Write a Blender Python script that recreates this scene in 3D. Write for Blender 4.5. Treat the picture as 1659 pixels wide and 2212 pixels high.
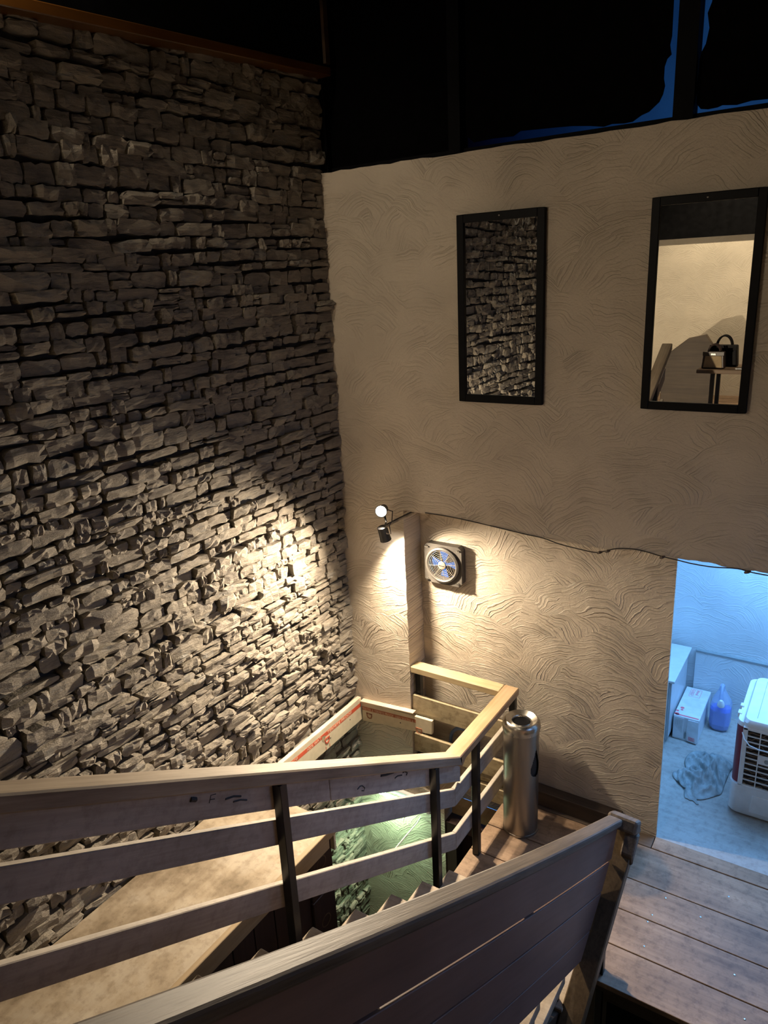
import bpy, bmesh, math, random
import numpy as np
from mathutils import Vector, Matrix

for o in list(bpy.data.objects):
    bpy.data.objects.remove(o, do_unlink=True)
SC = bpy.context.scene
COL = SC.collection
rnd = random.Random(11)

# ------------------------------------------------------------------ camera
CAM_POS = Vector((0.0, 0.0, 3.5))
FPX = 1592.98
YAW, PITCH, ROLL = -0.58947, 0.305621, -0.0495137
def cam_axes():
    fwd = Vector((math.sin(YAW), math.cos(YAW), 0)); rgt = Vector((math.cos(YAW), -math.sin(YAW), 0)); up = Vector((0, 0, 1))
    f2 = fwd*math.cos(PITCH) - up*math.sin(PITCH)
    u2 = up*math.cos(PITCH) + fwd*math.sin(PITCH)
    r3 = rgt*math.cos(ROLL) + u2*math.sin(ROLL)
    u3 = u2*math.cos(ROLL) - rgt*math.sin(ROLL)
    return r3, u3, f2
CR, CU, CF = cam_axes()
cam_data = bpy.data.cameras.new('camera'); cam = bpy.data.objects.new('camera', cam_data); COL.objects.link(cam)
cam_data.sensor_fit = 'HORIZONTAL'; cam_data.sensor_width = 36.0; cam_data.lens = 36.0*FPX/1659.0
cam_data.clip_start = 0.02; cam_data.clip_end = 200
mw = Matrix((( CR.x, CU.x, -CF.x, CAM_POS.x), (CR.y, CU.y, -CF.y, CAM_POS.y), (CR.z, CU.z, -CF.z, CAM_POS.z), (0, 0, 0, 1)))
cam.matrix_world = mw
SC.camera = cam

# ------------------------------------------------------------------ world, light, exposure
SC.view_settings.view_transform = 'Standard'
SC.view_settings.look = 'None'
SC.view_settings.gamma = 1.0
SC.view_settings.use_curve_mapping = False
SC.view_settings.exposure = 0.0
world = bpy.data.worlds.new('evening_sky'); SC.world = world; world.use_nodes = True
world.node_tree.nodes['Background'].inputs[0].default_value = (0.16, 0.42, 1.0, 1)
world.node_tree.nodes['Background'].inputs[1].default_value = 0.55
WARM = (1.0, 0.82, 0.59)

def aim(o, loc, target):
    loc = Vector(loc); d = (Vector(target)-loc).normalized()
    o.location = loc; o.rotation_euler = d.to_track_quat('-Z', 'Y').to_euler()
def spot(name, loc, target, power, size, blend, color, radius=0.03, parent=None):
    l = bpy.data.lights.new(name, 'SPOT'); l.energy = power; l.spot_size = math.radians(size); l.spot_blend = blend
    l.color = color; l.shadow_soft_size = radius
    o = bpy.data.objects.new(name, l); COL.objects.link(o)
    if parent:
        o.parent = parent
        loc = Vector(loc)-parent.location; target = Vector(target)-parent.location
    aim(o, loc, target)
    return o
def area(name, loc, target, power, sx, sy, color, spread=180):
    l = bpy.data.lights.new(name, 'AREA'); l.energy = power; l.shape = 'RECTANGLE'; l.size = sx; l.size_y = sy; l.color = color
    o = bpy.data.objects.new(name, l); COL.objects.link(o); aim(o, loc, target); l.spread = math.radians(spread); return o
# daylight that enters the store room through its roof light
area('store_rooflight_daylight', (-.05, 5.12, 2.27), (-.05, 5.12, 0), 82, 1.5, .85, (0.17, 0.46, 1.0))
# dusk light from the window in the right-hand wall of the stair hall
area('hall_window_daylight', (1.55, 2.9, 2.3), (-.8, 2.5, 1.0), 8.5, 1.0, 1.1, (0.20, 0.44, 1.0), 110)

# ------------------------------------------------------------------ materials
def newmat(name):
    m = bpy.data.materials.new(name); m.use_nodes = True
    nt = m.node_tree; b = nt.nodes['Principled BSDF']
    return m, nt, b
def N(nt, t, **kw):
    n = nt.nodes.new(t)
    for k, v in kw.items():
        if k.startswith('i_'):
            n.inputs[k[2:]].default_value = v
        else: setattr(n, k, v)
    return n
def L(nt, a, b): nt.links.new(a, b)
def ramp(nt, fac, stops):
    r = nt.nodes.new('ShaderNodeValToRGB'); e = r.color_ramp.elements
    while len(e) > 1: e.remove(e[-1])
    e[0].position = stops[0][0]; e[0].color = (*stops[0][1], 1)
    for p, c in stops[1:]:
        x = e.new(p); x.color = (*c, 1)
    L(nt, fac, r.inputs[0]); return r.outputs[0]
def math_n(nt, op, a, b=None, c=None):
    n = nt.nodes.new('ShaderNodeMath'); n.operation = op
    for i, v in enumerate((a, b, c)):
        if v is None: continue
        if isinstance(v, (int, float)): n.inputs[i].default_value = v
        else: L(nt, v, n.inputs[i])
    return n.outputs[0]
def noise(nt, vec, scale, detail=3, rough=.55, dim='3D'):
    n = nt.nodes.new('ShaderNodeTexNoise'); n.noise_dimensions = dim
    n.inputs['Scale'].default_value = scale; n.inputs['Detail'].default_value = detail; n.inputs['Roughness'].default_value = rough
    if vec is not None: L(nt, vec, n.inputs['Vector'])
    return n.outputs[0]
def worldpos(nt): return nt.nodes.new('ShaderNodeNewGeometry').outputs['Position']
def mapping(nt, vec, scale=(1, 1, 1), rot=(0, 0, 0), loc=(0, 0, 0)):
    m = nt.nodes.new('ShaderNodeMapping'); m.inputs['Scale'].default_value = scale; m.inputs['Rotation'].default_value = rot; m.inputs['Location'].default_value = loc
    L(nt, vec, m.inputs['Vector']); return m.outputs[0]
def bump(nt, b, height, strength, dist):
    n = nt.nodes.new('ShaderNodeBump'); n.inputs['Strength'].default_value = strength; n.inputs['Distance'].default_value = dist
    L(nt, height, n.inputs['Height']); L(nt, n.outputs[0], b.inputs['Normal'])

def plain(name, col, rough=.6, metal=0.0, nz=.06, spec=.5):
    m, nt, b = newmat(name)
    f = noise(nt, worldpos(nt), 14, 4)
    lo = tuple(max(0, c*(1-nz*2)) for c in col); hi = tuple(min(1, c*(1+nz*2)) for c in col)
    L(nt, ramp(nt, f, [(.3, lo), (.7, hi)]), b.inputs['Base Color'])
    b.inputs['Roughness'].default_value = rough; b.inputs['Metallic'].default_value = metal
    b.inputs['Specular IOR Level'].default_value = spec
    return m

def plaster(name, col, axes='XZ', strength=1.0, dist=.009, gloss=.48, cell=3.4, freq=250.0, spec=.4, top=.5):
    """hand-trowelled plaster: fans of arc-shaped ridges plus fine grain"""
    m, nt, b = newmat(name)
    p = worldpos(nt)
    sep = nt.nodes.new('ShaderNodeSeparateXYZ'); L(nt, p, sep.inputs[0])
    cmb = nt.nodes.new('ShaderNodeCombineXYZ')
    L(nt, sep.outputs['X' if axes[0] == 'X' else 'Y'], cmb.inputs[0]); L(nt, sep.outputs['Z'], cmb.inputs[1])
    uv = cmb.outputs[0]
    w = nt.nodes.new('ShaderNodeTexNoise'); w.inputs['Scale'].default_value = 3.0; w.inputs['Detail'].default_value = 2
    L(nt, uv, w.inputs['Vector'])
    wsub = nt.nodes.new('ShaderNodeVectorMath'); wsub.operation = 'SUBTRACT'; L(nt, w.outputs[1], wsub.inputs[0]); wsub.inputs[1].default_value = (.5, .5, .5)
    wsc = nt.nodes.new('ShaderNodeVectorMath'); wsc.operation = 'SCALE'; L(nt, wsub.outputs[0], wsc.inputs[0]); wsc.inputs['Scale'].default_value = .2
    wad = nt.nodes.new('ShaderNodeVectorMath'); wad.operation = 'ADD'; L(nt, uv, wad.inputs[0]); L(nt, wsc.outputs[0], wad.inputs[1])
    vor = nt.nodes.new('ShaderNodeTexVoronoi'); vor.voronoi_dimensions = '2D'; vor.inputs['Scale'].default_value = cell
    sq = mapping(nt, wad.outputs[0], (1, 1.6, 1)); L(nt, sq, vor.inputs['Vector'])
    # centre of each trowel sweep lies below its cell
    pos = nt.nodes.new('ShaderNodeVectorMath'); pos.operation = 'DIVIDE'; L(nt, vor.outputs['Position'], pos.inputs[0]); pos.inputs[1].default_value = (1, 1.6, 1)
    rs = nt.nodes.new('ShaderNodeVectorMath'); rs.operation = 'MULTIPLY_ADD'; L(nt, vor.outputs['Color'], rs.inputs[0]); rs.inputs[1].default_value = (.5, .3, 0); rs.inputs[2].default_value = (-.25, -.46, 0)
    cen = nt.nodes.new('ShaderNodeVectorMath'); cen.operation = 'ADD'; L(nt, pos.outputs[0], cen.inputs[0]); L(nt, rs.outputs[0], cen.inputs[1])
    d = nt.nodes.new('ShaderNodeVectorMath'); d.operation = 'DISTANCE'; L(nt, wad.outputs[0], d.inputs[0]); L(nt, cen.outputs[0], d.inputs[1])
    # ridges: 1D noise of the radius (unequal spacing) broken up along the arc
    r = d.outputs['Value']
    brk = noise(nt, uv, 9, 3)
    rr = math_n(nt, 'ADD', r, math_n(nt, 'MULTIPLY', brk, .035))
    n1 = nt.nodes.new('ShaderNodeTexNoise'); n1.noise_dimensions = '1D'; n1.inputs['Scale'].default_value = freq*.28; n1.inputs['Detail'].default_value = 2.5; n1.inputs['Roughness'].default_value = .6
    L(nt, rr, n1.inputs['W'])
    ridge = nt.nodes.new('ShaderNodeMapRange'); ridge.interpolation_type = 'SMOOTHSTEP'
    ridge.inputs['From Min'].default_value = .50; ridge.inputs['From Max'].default_value = .66; L(nt, n1.outputs[0], ridge.inputs['Value'])
    amp = nt.nodes.new('ShaderNodeMapRange'); amp.inputs['From Min'].default_value = .40; amp.inputs['From Max'].default_value = .68
    L(nt, noise(nt, mapping(nt, uv, loc=(7, 3, 0)), 5.0, 3), amp.inputs['Value'])
    amp.inputs['To Min'].default_value = .10
    zf = nt.nodes.new('ShaderNodeMapRange'); zf.inputs['From Min'].default_value = 1.2; zf.inputs['From Max'].default_value = 2.3
    zf.inputs['To Min'].default_value = 1.5; zf.inputs['To Max'].default_value = top; L(nt, sep.outputs['Z'], zf.inputs['Value'])
    h1 = math_n(nt, 'MULTIPLY', math_n(nt, 'MULTIPLY', ridge.outputs[0], amp.outputs[0]), zf.outputs[0])
    h2 = math_n(nt, 'MULTIPLY', noise(nt, uv, 95, 4, .65), .42)
    h3 = math_n(nt, 'MULTIPLY', noise(nt, uv, 11, 3), .7)
    h = math_n(nt, 'ADD', math_n(nt, 'ADD', h1, h2), h3)
    bump(nt, b, h, strength, dist)
    f = noise(nt, uv, 2.2, 5)
    lo = tuple(c*.86 for c in col); hi = tuple(min(1, c*1.07) for c in col)
    L(nt, ramp(nt, f, [(.3, lo), (.7, hi)]), b.inputs['Base Color'])
    b.inputs['Roughness'].default_value = gloss; b.inputs['Specular IOR Level'].default_value = spec
    return m

def wood(name, dark, light, axis='Y', rough=.55, grain=26.0, bs=.35, spec=.4, stretch=.06, mottled=0.0, stain=0.0, tilt=0.0):
    m, nt, b = newmat(name)
    tc = nt.nodes.new('ShaderNodeTexCoord'); p = tc.outputs['Object']
    if tilt: p = mapping(nt, p, rot=(tilt, 0, 0))
    s = {'X': (stretch, 1, 1), 'Y': (1, stretch, 1), 'Z': (1, 1, stretch)}[axis]
    q = mapping(nt, p, s)
    g1 = noise(nt, q, grain, 6, .62); g2 = noise(nt, q, grain*4.2, 3, .6); big = noise(nt, p, 2.4, 4)
    f = math_n(nt, 'ADD', math_n(nt, 'MULTIPLY', g1, .62), math_n(nt, 'MULTIPLY', g2, .38))
    f = math_n(nt, 'ADD', math_n(nt, 'MULTIPLY', f, 1-.35), math_n(nt, 'MULTIPLY', big, .35))
    mid = tuple((a+c)/2 for a, c in zip(dark, light))
    c = ramp(nt, f, [(.34, dark), (.5, mid), (.66, light)])
    if mottled > 0:
        sp = noise(nt, p, 21, 5, .7)
        mx = nt.nodes.new('ShaderNodeMix'); mx.data_type = 'RGBA'; mx.blend_type = 'MULTIPLY'
        L(nt, c, mx.inputs['A']); L(nt, ramp(nt, sp, [(.36, (.35, .3, .25)), (.52, (1, 1, 1))]), mx.inputs['B']); mx.inputs['Factor'].default_value = mottled
        c = mx.outputs['Result']
    if stain > 0:
        st_ = noise(nt, p, 3.4, 5, .6)
        mx = nt.nodes.new('ShaderNodeMix'); mx.data_type = 'RGBA'; mx.blend_type = 'MULTIPLY'
        L(nt, c, mx.inputs['A']); L(nt, ramp(nt, st_, [(.36, (.40, .33, .24)), (.5, (.85, .8, .72)), (.6, (1, 1, 1))]), mx.inputs['B']); mx.inputs['Factor'].default_value = stain
        c = mx.outputs['Result']
    L(nt, c, b.inputs['Base Color'])
    b.inputs['Roughness'].default_value = rough; b.inputs['Specular IOR Level'].default_value = spec
    bump(nt, b, f, bs, .004)
    return m

def stone_mat():
    m, nt, b = newmat('slate_stone')
    p = worldpos(nt)
    oi = nt.nodes.new('ShaderNodeObjectInfo')
    big = noise(nt, mapping(nt, p, (1, 1, 2.2)), 6.0, 2)
    fine = noise(nt, mapping(nt, p, (1, .35, 2.5)), 30, 5, .65)
    f = math_n(nt, 'ADD', math_n(nt, 'MULTIPLY', big, .6), math_n(nt, 'MULTIPLY', fine, .4))
    c = ramp(nt, f, [(.3, (.14, .122, .105)), (.45, (.235, .207, .173)), (.55, (.30, .262, .21)), (.63, (.225, .215, .20)), (.74, (.35, .30, .23))])
    L(nt, c, b.inputs['Base Color'])
    b.inputs['Roughness'].default_value = .72; b.inputs['Specular IOR Level'].default_value = .3
    lay = noise(nt, mapping(nt, p, (1, .5, 1.9), rot=(.35, 0, 0)), 26, 6, .68)
    gr = noise(nt, p, 120, 3, .6)
    bump(nt, b, math_n(nt, 'ADD', lay, math_n(nt, 'MULTIPLY', gr, .18)), .9, .016)
    return m

def metal(name, col, rough, aniso=0.0, streak=False):
    m, nt, b = newmat(name)
    b.inputs['Base Color'].default_value = (*col, 1); b.inputs['Metallic'].default_value = 1.0
    tc = nt.nodes.new('ShaderNodeTexCoord').outputs['Object']
    f = noise(nt, mapping(nt, tc, (1, 1, 14) if streak else (1, 1, 1)), 30, 4)
    r = nt.nodes.new('ShaderNodeMapRange'); r.inputs['To Min'].default_value = rough*.75; r.inputs['To Max'].default_value = rough*1.3
    L(nt, f, r.inputs['Value']); L(nt, r.outputs[0], b.inputs['Roughness'])
    return m
def emit(name, col, strength):
    m, nt, b = newmat(name)
    b.inputs['Base Color'].default_value = (*col, 1); b.inputs['Emission Color'].default_value = (*col, 1); b.inputs['Emission Strength'].default_value = strength
    return m

M = {}
M['plaster'] = plaster('trowelled_plaster', (.60, .52, .42))
M['plaster_store'] = plaster('white_store_plaster', (.66, .68, .68), strength=.5, dist=.004, top=1.2)
M['plaster_rear'] = plaster('rear_plaster', (.66, .58, .46), strength=.6)
M['plaster_side'] = plaster('side_plaster', (.55, .48, .38), axes='YZ', strength=.6)
M['stone'] = stone_mat()
M['mortar'] = plain('dark_mortar', (.035, .032, .03), .9, nz=.2)
M['black'] = plain('black_paint', (.003, .003, .004), .6, nz=.2, spec=.06)
M['ceil'] = plain('black_ceiling', (.004, .004, .0045), .8, nz=.2, spec=.05)
M['film'] = plain('black_window_film', (.0016, .0014, .0018), .7, nz=.2, spec=.02)
M['steel_black'] = plain('black_steel', (.008, .008, .009), .38, nz=.2, spec=.4)
M['slat'] = wood('weathered_slat', (.25, .215, .178), (.52, .46, .39), 'Y', grain=15, bs=.3, rough=.65, mottled=.25, spec=.25, tilt=.519)
M['slat_level'] = wood('weathered_slat_level', (.25, .215, .178), (.52, .46, .39), 'Y', grain=15, bs=.3, rough=.65, mottled=.25, spec=.25)
M['slat_x'] = wood('mottled_slat', (.30, .24, .14), (.52, .43, .29), 'X', grain=18, bs=.3, mottled=.5)
M['rail'] = wood('worn_handrail', (.15, .108, .072), (.42, .34, .25), 'Y', grain=18, bs=.6, rough=.6, spec=.25, tilt=.519)
M['rail_x'] = wood('worn_handrail_cross', (.32, .23, .12), (.58, .46, .28), 'X', grain=22, bs=.45, rough=.45)
M['rail_orange'] = wood('orange_handrail', (.30, .15, .06), (.50, .38, .24), 'Y', grain=9, bs=.45, rough=.42)
M['dark_rail'] = wood('dark_stained_rail', (.05, .036, .027), (.25, .20, .155), 'Y', grain=24, bs=1.0, rough=.55, spec=.35, tilt=.5425, stretch=.04)
M['panel'] = wood('dark_red_panel_board', (.15, .092, .078), (.25, .16, .135), 'Y', grain=12, bs=.2, rough=.5, tilt=.5425)
M['beam'] = wood('brown_beam', (.05, .032, .018), (.17, .115, .062), 'Z', grain=20, bs=.5, rough=.45)
M['tread'] = wood('stair_tread', (.26, .205, .15), (.47, .38, .28), 'X', grain=18, bs=.3, rough=.65, mottled=.35)
M['floor'] = wood('floor_board', (.13, .078, .046), (.42, .285, .185), 'X', grain=9, bs=.8, rough=.52, mottled=.45)
M['floor_dark'] = wood('dark_floor_board', (.05, .036, .027), (.16, .115, .08), 'X', grain=14, bs=.5, rough=.55)
M['skirt'] = wood('dark_skirting', (.035, .024, .017), (.10, .07, .048), 'X', grain=14, bs=.4, rough=.55)
M['ply'] = wood('pale_plywood', (.31, .255, .19), (.52, .445, .35), 'Y', grain=6, bs=.1, rough=.7, mottled=.35, stain=.75)
M['ply_edge'] = wood('plywood_edge', (.24, .17, .10), (.42, .32, .20), 'Y', grain=16, bs=.3)
M['dark_plank'] = wood('dark_red_plank', (.022, .012, .010), (.06, .032, .026), 'Z', grain=14, bs=.3)
M['board'] = plain('cream_board', (.66, .58, .43), .55, nz=.05)
M['board_edge'] = plain('cream_board_edge', (.70, .55, .42), .7, nz=.08)
M['stamp_red'] = plain('red_stamp', (.62, .10, .045), .6, nz=.06)
M['stamp_pale'] = plain('pale_lettering', (.74, .58, .42), .6, nz=.04)
M['stamp_fade'] = plain('faded_red_stamp', (.40, .13, .06), .65, nz=.12)
M['steel'] = metal('brushed_steel', (.36, .335, .30), .36, streak=True)
M['chrome'] = metal('polished_steel', (.50, .47, .42), .28)
M['chrome_dull'] = metal('dull_steel', (.42, .40, .37), .34)
M['mirror'] = metal('mirror_silver', (.86, .86, .82), .003)
for _n in M['mirror'].node_tree.nodes:
    if _n.type == 'MAP_RANGE': _n.inputs['To Min'].default_value = .001; _n.inputs['To Max'].default_value = .004
M['frame'] = plain('black_frame', (.0035, .0035, .005), .5, nz=.15, spec=.12)
M['gunmetal'] = plain('grey_fan_plastic', (.075, .068, .06), .5, nz=.06, spec=.3)
M['fan_pale'] = plain('pale_fan_plastic', (.17, .148, .12), .55, nz=.05, spec=.25)
M['ink'] = plain('dark_print', (.02, .02, .022), .6, nz=.1)
M['void'] = plain('dark_fan_blade', (.008, .008, .009), .6, nz=.1, spec=.2)
M['hose'] = plain('blue_grey_hose', (.12, .17, .33), .4, nz=.05)
M['white_plastic'] = plain('white_plastic', (.72, .72, .72), .38, nz=.03)
M['red_plastic'] = plain('maroon_plastic', (.17, .012, .02), .32, nz=.05)
M['pad'] = plain('dark_cooling_pad', (.018, .013, .011), .85, nz=.4)
M['cloth'] = plain('grey_cloth', (.30, .31, .30), .9, nz=.15)
M['carton'] = plain('white_carton', (.66, .66, .68), .6, nz=.05)
M['carton_red'] = plain('carton_red_print', (.75, .14, .16), .6, nz=.05)
M['liquid'] = plain('blue_liquid', (.012, .12, .75), .25, nz=.02)
M['cab'] = plain('pale_cabinet', (.58, .60, .62), .35, nz=.03)
M['cab_edge'] = plain('grey_cabinet_edge', (.26, .28, .28), .4, nz=.06)
M['store_floor'] = wood('grey_ply_floor', (.30, .27, .24), (.46, .42, .38), 'X', grain=7, bs=.15, rough=.5, mottled=.3)
M['gold'] = wood('varnished_beam', (.06, .022, .0035), (.12, .048, .009), 'Y', grain=14, bs=.15, rough=.28)
M['brown_trim'] = plain('dim_brown_trim', (.055, .03, .014), .5, nz=.2)
M['leather_dark'] = plain('dark_leather', (.035, .02, .018), .4, nz=.1)
M['leather_black'] = plain('black_leather', (.006, .005, .006), .6, nz=.1, spec=.15)
M['tan'] = plain('tan_canvas', (.36, .27, .16), .8, nz=.08)
M['table'] = wood('table_wood', (.10, .06, .035), (.24, .16, .10), 'X', grain=16)
M['conduit'] = plain('white_conduit', (.62, .64, .60), .45, nz=.04)
M['cable'] = plain('dark_cable', (.03, .024, .02), .55, nz=.1)
M['lens'] = emit('lamp_lens', (1.0, .93, .82), 38)
M['tube'] = emit('fluorescent_tube', (.68, 1.0, .76), 9)
M['lower_floor'] = plain('dark_concrete', (.06, .06, .055), .8, nz=.15)
def jug_mat():
    m, nt, b = newmat('milky_plastic')
    b.inputs['Base Color'].default_value = (.62, .68, .78, 1); b.inputs['Roughness'].default_value = .3
    b.inputs['Transmission Weight'].default_value = .0
    tr = nt.nodes.new('ShaderNodeBsdfTransparent'); tr.inputs[0].default_value = (.75, .85, 1, 1)
    mx = nt.nodes.new('ShaderNodeMixShader'); mx.inputs[0].default_value = .42
    L(nt, tr.outputs[0], mx.inputs[1]); L(nt, b.outputs[0], mx.inputs[2]); L(nt, mx.outputs[0], nt.nodes['Material Output'].inputs[0])
    return m
M['jug'] = jug_mat()
def glass_mat():
    m, nt, b = newmat('grimy_window_glass')
    tr = nt.nodes.new('ShaderNodeBsdfTransparent')
    f = noise(nt, mapping(nt, worldpos(nt), (1, 1, .6)), 1.4, 4)
    sep = nt.nodes.new('ShaderNodeSeparateXYZ'); L(nt, worldpos(nt), sep.inputs[0])
    mr = nt.nodes.new('ShaderNodeMapRange'); mr.inputs['From Min'].default_value = -2.1; mr.inputs['From Max'].default_value = -.8; L(nt, sep.outputs['X'], mr.inputs['Value'])
    g = math_n(nt, 'MULTIPLY', mr.outputs[0], math_n(nt, 'ADD', f, .35))
    L(nt, ramp(nt, g, [(.05, (.01, .03, .07)), (.45, (.12, .2, .27)), (.8, (.28, .40, .47))]), tr.inputs[0])
    b.inputs['Base Color'].default_value = (.01, .01, .012, 1); b.inputs['Roughness'].default_value = .15
    mx = nt.nodes.new('ShaderNodeMixShader'); mx.inputs[0].default_value = .08
    L(nt, tr.outputs[0], mx.inputs[1]); L(nt, b.outputs[0], mx.inputs[2]); L(nt, mx.outputs[0], nt.nodes['Material Output'].inputs[0])
    return m
M['glass'] = glass_mat()

# ------------------------------------------------------------------ mesh helpers
class MB:
    def __init__(s): s.v = []; s.f = []
    def add(s, verts, faces):
        o = len(s.v); s.v += [tuple(map(float, p)) for p in verts]; s.f += [tuple(i+o for i in f) for f in faces]; return s
    def box(s, a, b):
        x0, y0, z0 = [min(p, q) for p, q in zip(a, b)]; x1, y1, z1 = [max(p, q) for p, q in zip(a, b)]
        return s.add([(x0, y0, z0), (x1, y0, z0), (x1, y1, z0), (x0, y1, z0), (x0, y0, z1), (x1, y0, z1), (x1, y1, z1), (x0, y1, z1)],
                     [(0, 3, 2, 1), (4, 5, 6, 7), (0, 1, 5, 4), (1, 2, 6, 5), (2, 3, 7, 6), (3, 0, 4, 7)])
    def frame_box(s, O, U, V, W, u, v, w):
        """box in a local frame; u, v, w are (min, max)"""
        O, U, V, W = map(Vector, (O, U, V, W))
        P = lambda a, b, c: O+U*a+V*b+W*c
        vs = [P(u[i], v[j], w[k]) for k in (0, 1) for j in (0, 1) for i in (0, 1)]
        return s.add(vs, [(0, 2, 3, 1), (4, 5, 7, 6), (0, 1, 5, 4), (1, 3, 7, 5), (3, 2, 6, 7), (2, 0, 4, 6)])
    def prism(s, pts, axis, a, b):
        """pts: 2D outline; axis: extrusion axis; a,b range"""
        n = len(pts)
        def P(p, t):
            return {'X': (t, p[0], p[1]), 'Y': (p[0], t, p[1]), 'Z': (p[0], p[1], t)}[axis]
        vs = [P(p, a) for p in pts]+[P(p, b) for p in pts]
        fs = [tuple(range(n)), tuple(range(2*n-1, n-1, -1))]+[(i, i+n, (i+1) % n+n, (i+1) % n) for i in range(n)]
        return s.add(vs, fs)
    def tube(s, pts, r, n=10, caps=True):
        pts = [Vector(p) for p in pts]; rings = []
        rs = r if isinstance(r, (list, tuple)) else [r]*len(pts)
        up = None
        for i, p in enumerate(pts):
            t = (pts[min(i+1, len(pts)-1)]-pts[max(i-1, 0)]).normalized()
            if up is None:
                up = Vector((0, 0, 1)) if abs(t.z) < .9 else Vector((1, 0, 0))
            a = t.cross(up).normalized(); up = a.cross(t).normalized()
            rings.append([p+(a*math.cos(k*2*math.pi/n)+up*math.sin(k*2*math.pi/n))*rs[i] for k in range(n)])
        vs = [q for g in rings for q in g]
        fs = [(i*n+k, i*n+(k+1) % n, (i+1)*n+(k+1) % n, (i+1)*n+k) for i in range(len(pts)-1) for k in range(n)]
        if caps: fs += [tuple(range(n-1, -1, -1)), tuple(range((len(pts)-1)*n, len(pts)*n))]
        return s.add(vs, fs)
    def lathe(s, prof, O=(0, 0, 0), ax=(0, 0, 1), n=32, closed=False):
        ax = Vector(ax).normalized(); h = Vector((1, 0, 0)) if abs(ax.x) < .9 else Vector((0, 1, 0))
        a = ax.cross(h).normalized(); b = ax.cross(a); O = Vector(O)
        vs = [O+ax*z+(a*math.cos(k*2*math.pi/n)+b*math.sin(k*2*math.pi/n))*r for r, z in prof for k in range(n)]
        m = len(prof)
        fs = [(i*n+k, i*n+(k+1) % n, (i+1)*n+(k+1) % n, (i+1)*n+k) for i in range(m-1) for k in range(n)]
        if closed: fs += [((m-1)*n+k, (m-1)*n+(k+1) % n, (k+1) % n, k) for k in range(n)]
        else:
            if prof[0][0] > 1e-6: fs.append(tuple(range(n-1, -1, -1)))
            if prof[-1][0] > 1e-6: fs.append(tuple(range((m-1)*n, m*n)))
        return s.add(vs, fs)
    def mesh(s, name, off=Vector((0, 0, 0)), recalc=True):
        me = bpy.data.meshes.new(name)
        me.from_pydata([(x-off.x, y-off.y, z-off.z) for x, y, z in s.v], [], s.f)
        if recalc:
            bm = bmesh.new(); bm.from_mesh(me)
            bmesh.ops.remove_doubles(bm, verts=bm.verts, dist=1e-6)
            bmesh.ops.recalc_face_normals(bm, faces=bm.faces); bm.to_mesh(me); bm.free()
        me.update(); return me
def rootloc(o):
    v = Vector((0, 0, 0))
    while o is not None:
        v = v+o.location; o = o.parent
    return v
def obj(name, mb, mat, parent=None, smooth=False, bevel=0.0, seg=1):
    off = rootloc(parent) if parent else Vector((0, 0, 0))
    me = mb.mesh(name, off)
    me.materials.append(M[mat] if isinstance(mat, str) else mat)
    o = bpy.data.objects.new(name, me); COL.objects.link(o)
    if parent: o.parent = parent
    if smooth:
        for p in me.polygons: p.use_smooth = True
        try:
            md = o.modifiers.new('edge', 'EDGE_SPLIT'); md.split_angle = math.radians(38)
        except Exception: pass
    if bevel > 0:
        md = o.modifiers.new('bevel', 'BEVEL'); md.width = bevel; md.segments = seg; md.limit_method = 'ANGLE'; md.angle_limit = math.radians(35)
    return o
def thing(name, label, cat, loc, group=None):
    o = bpy.data.objects.new(name, None); COL.objects.link(o); o.location = loc
    o.empty_display_size = .1
    o['label'] = label; o['category'] = cat
    if group: o['group'] = group
    return o
def tag(o, label, cat, group=None):
    o['label'] = label; o['category'] = cat
    if group: o['group'] = group
    return o
def struct(o, label=None):
    o['kind'] = 'structure'
    if label: o['label'] = label
    return o
def text_obj(body, size, O, U, V, mat, parent, name='lettering', align='LEFT', ext=.0004, stretch=1.0, outline=0.0):
    """flat lettering lying in the plane O + U*x + V*y"""
    cu = bpy.data.curves.new('txt', 'FONT'); cu.body = body; cu.size = size; cu.extrude = ext; cu.align_x = align; cu.resolution_u = 2
    if outline > 0:
        cu.fill_mode = 'NONE'; cu.bevel_depth = outline; cu.bevel_resolution = 0; cu.extrude = 0
    to = bpy.data.objects.new('txt', cu); COL.objects.link(to)
    bpy.context.view_layer.update()
    dg = bpy.context.evaluated_depsgraph_get()
    me = bpy.data.meshes.new_from_object(to.evaluated_get(dg))
    bpy.data.objects.remove(to, do_unlink=True)
    U = Vector(U).normalized(); V = Vector(V).normalized(); W = U.cross(V)
    off = rootloc(parent) if parent else Vector((0, 0, 0)); O = Vector(O)
    for v in me.vertices:
        c = v.co.copy(); v.co = O+U*(c.x*stretch)+V*c.y+W*c.z-off
    me.materials.clear(); me.materials.append(M[mat])
    o = bpy.data.objects.new(name, me); COL.objects.link(o)
    if parent: o.parent = parent
    return o
def px(p):
    d = Vector(p)-CAM_POS; z = d.dot(CF)
    return (d.dot(CR)/z*FPX+829.5, -d.dot(CU)/z*FPX+1106, z)

# ------------------------------------------------------------------ room shell
YB, YR, XL = 3.92, 4.13, -2.95      # front plane of the back wall, plane of its recess, stone wall plane
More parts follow.
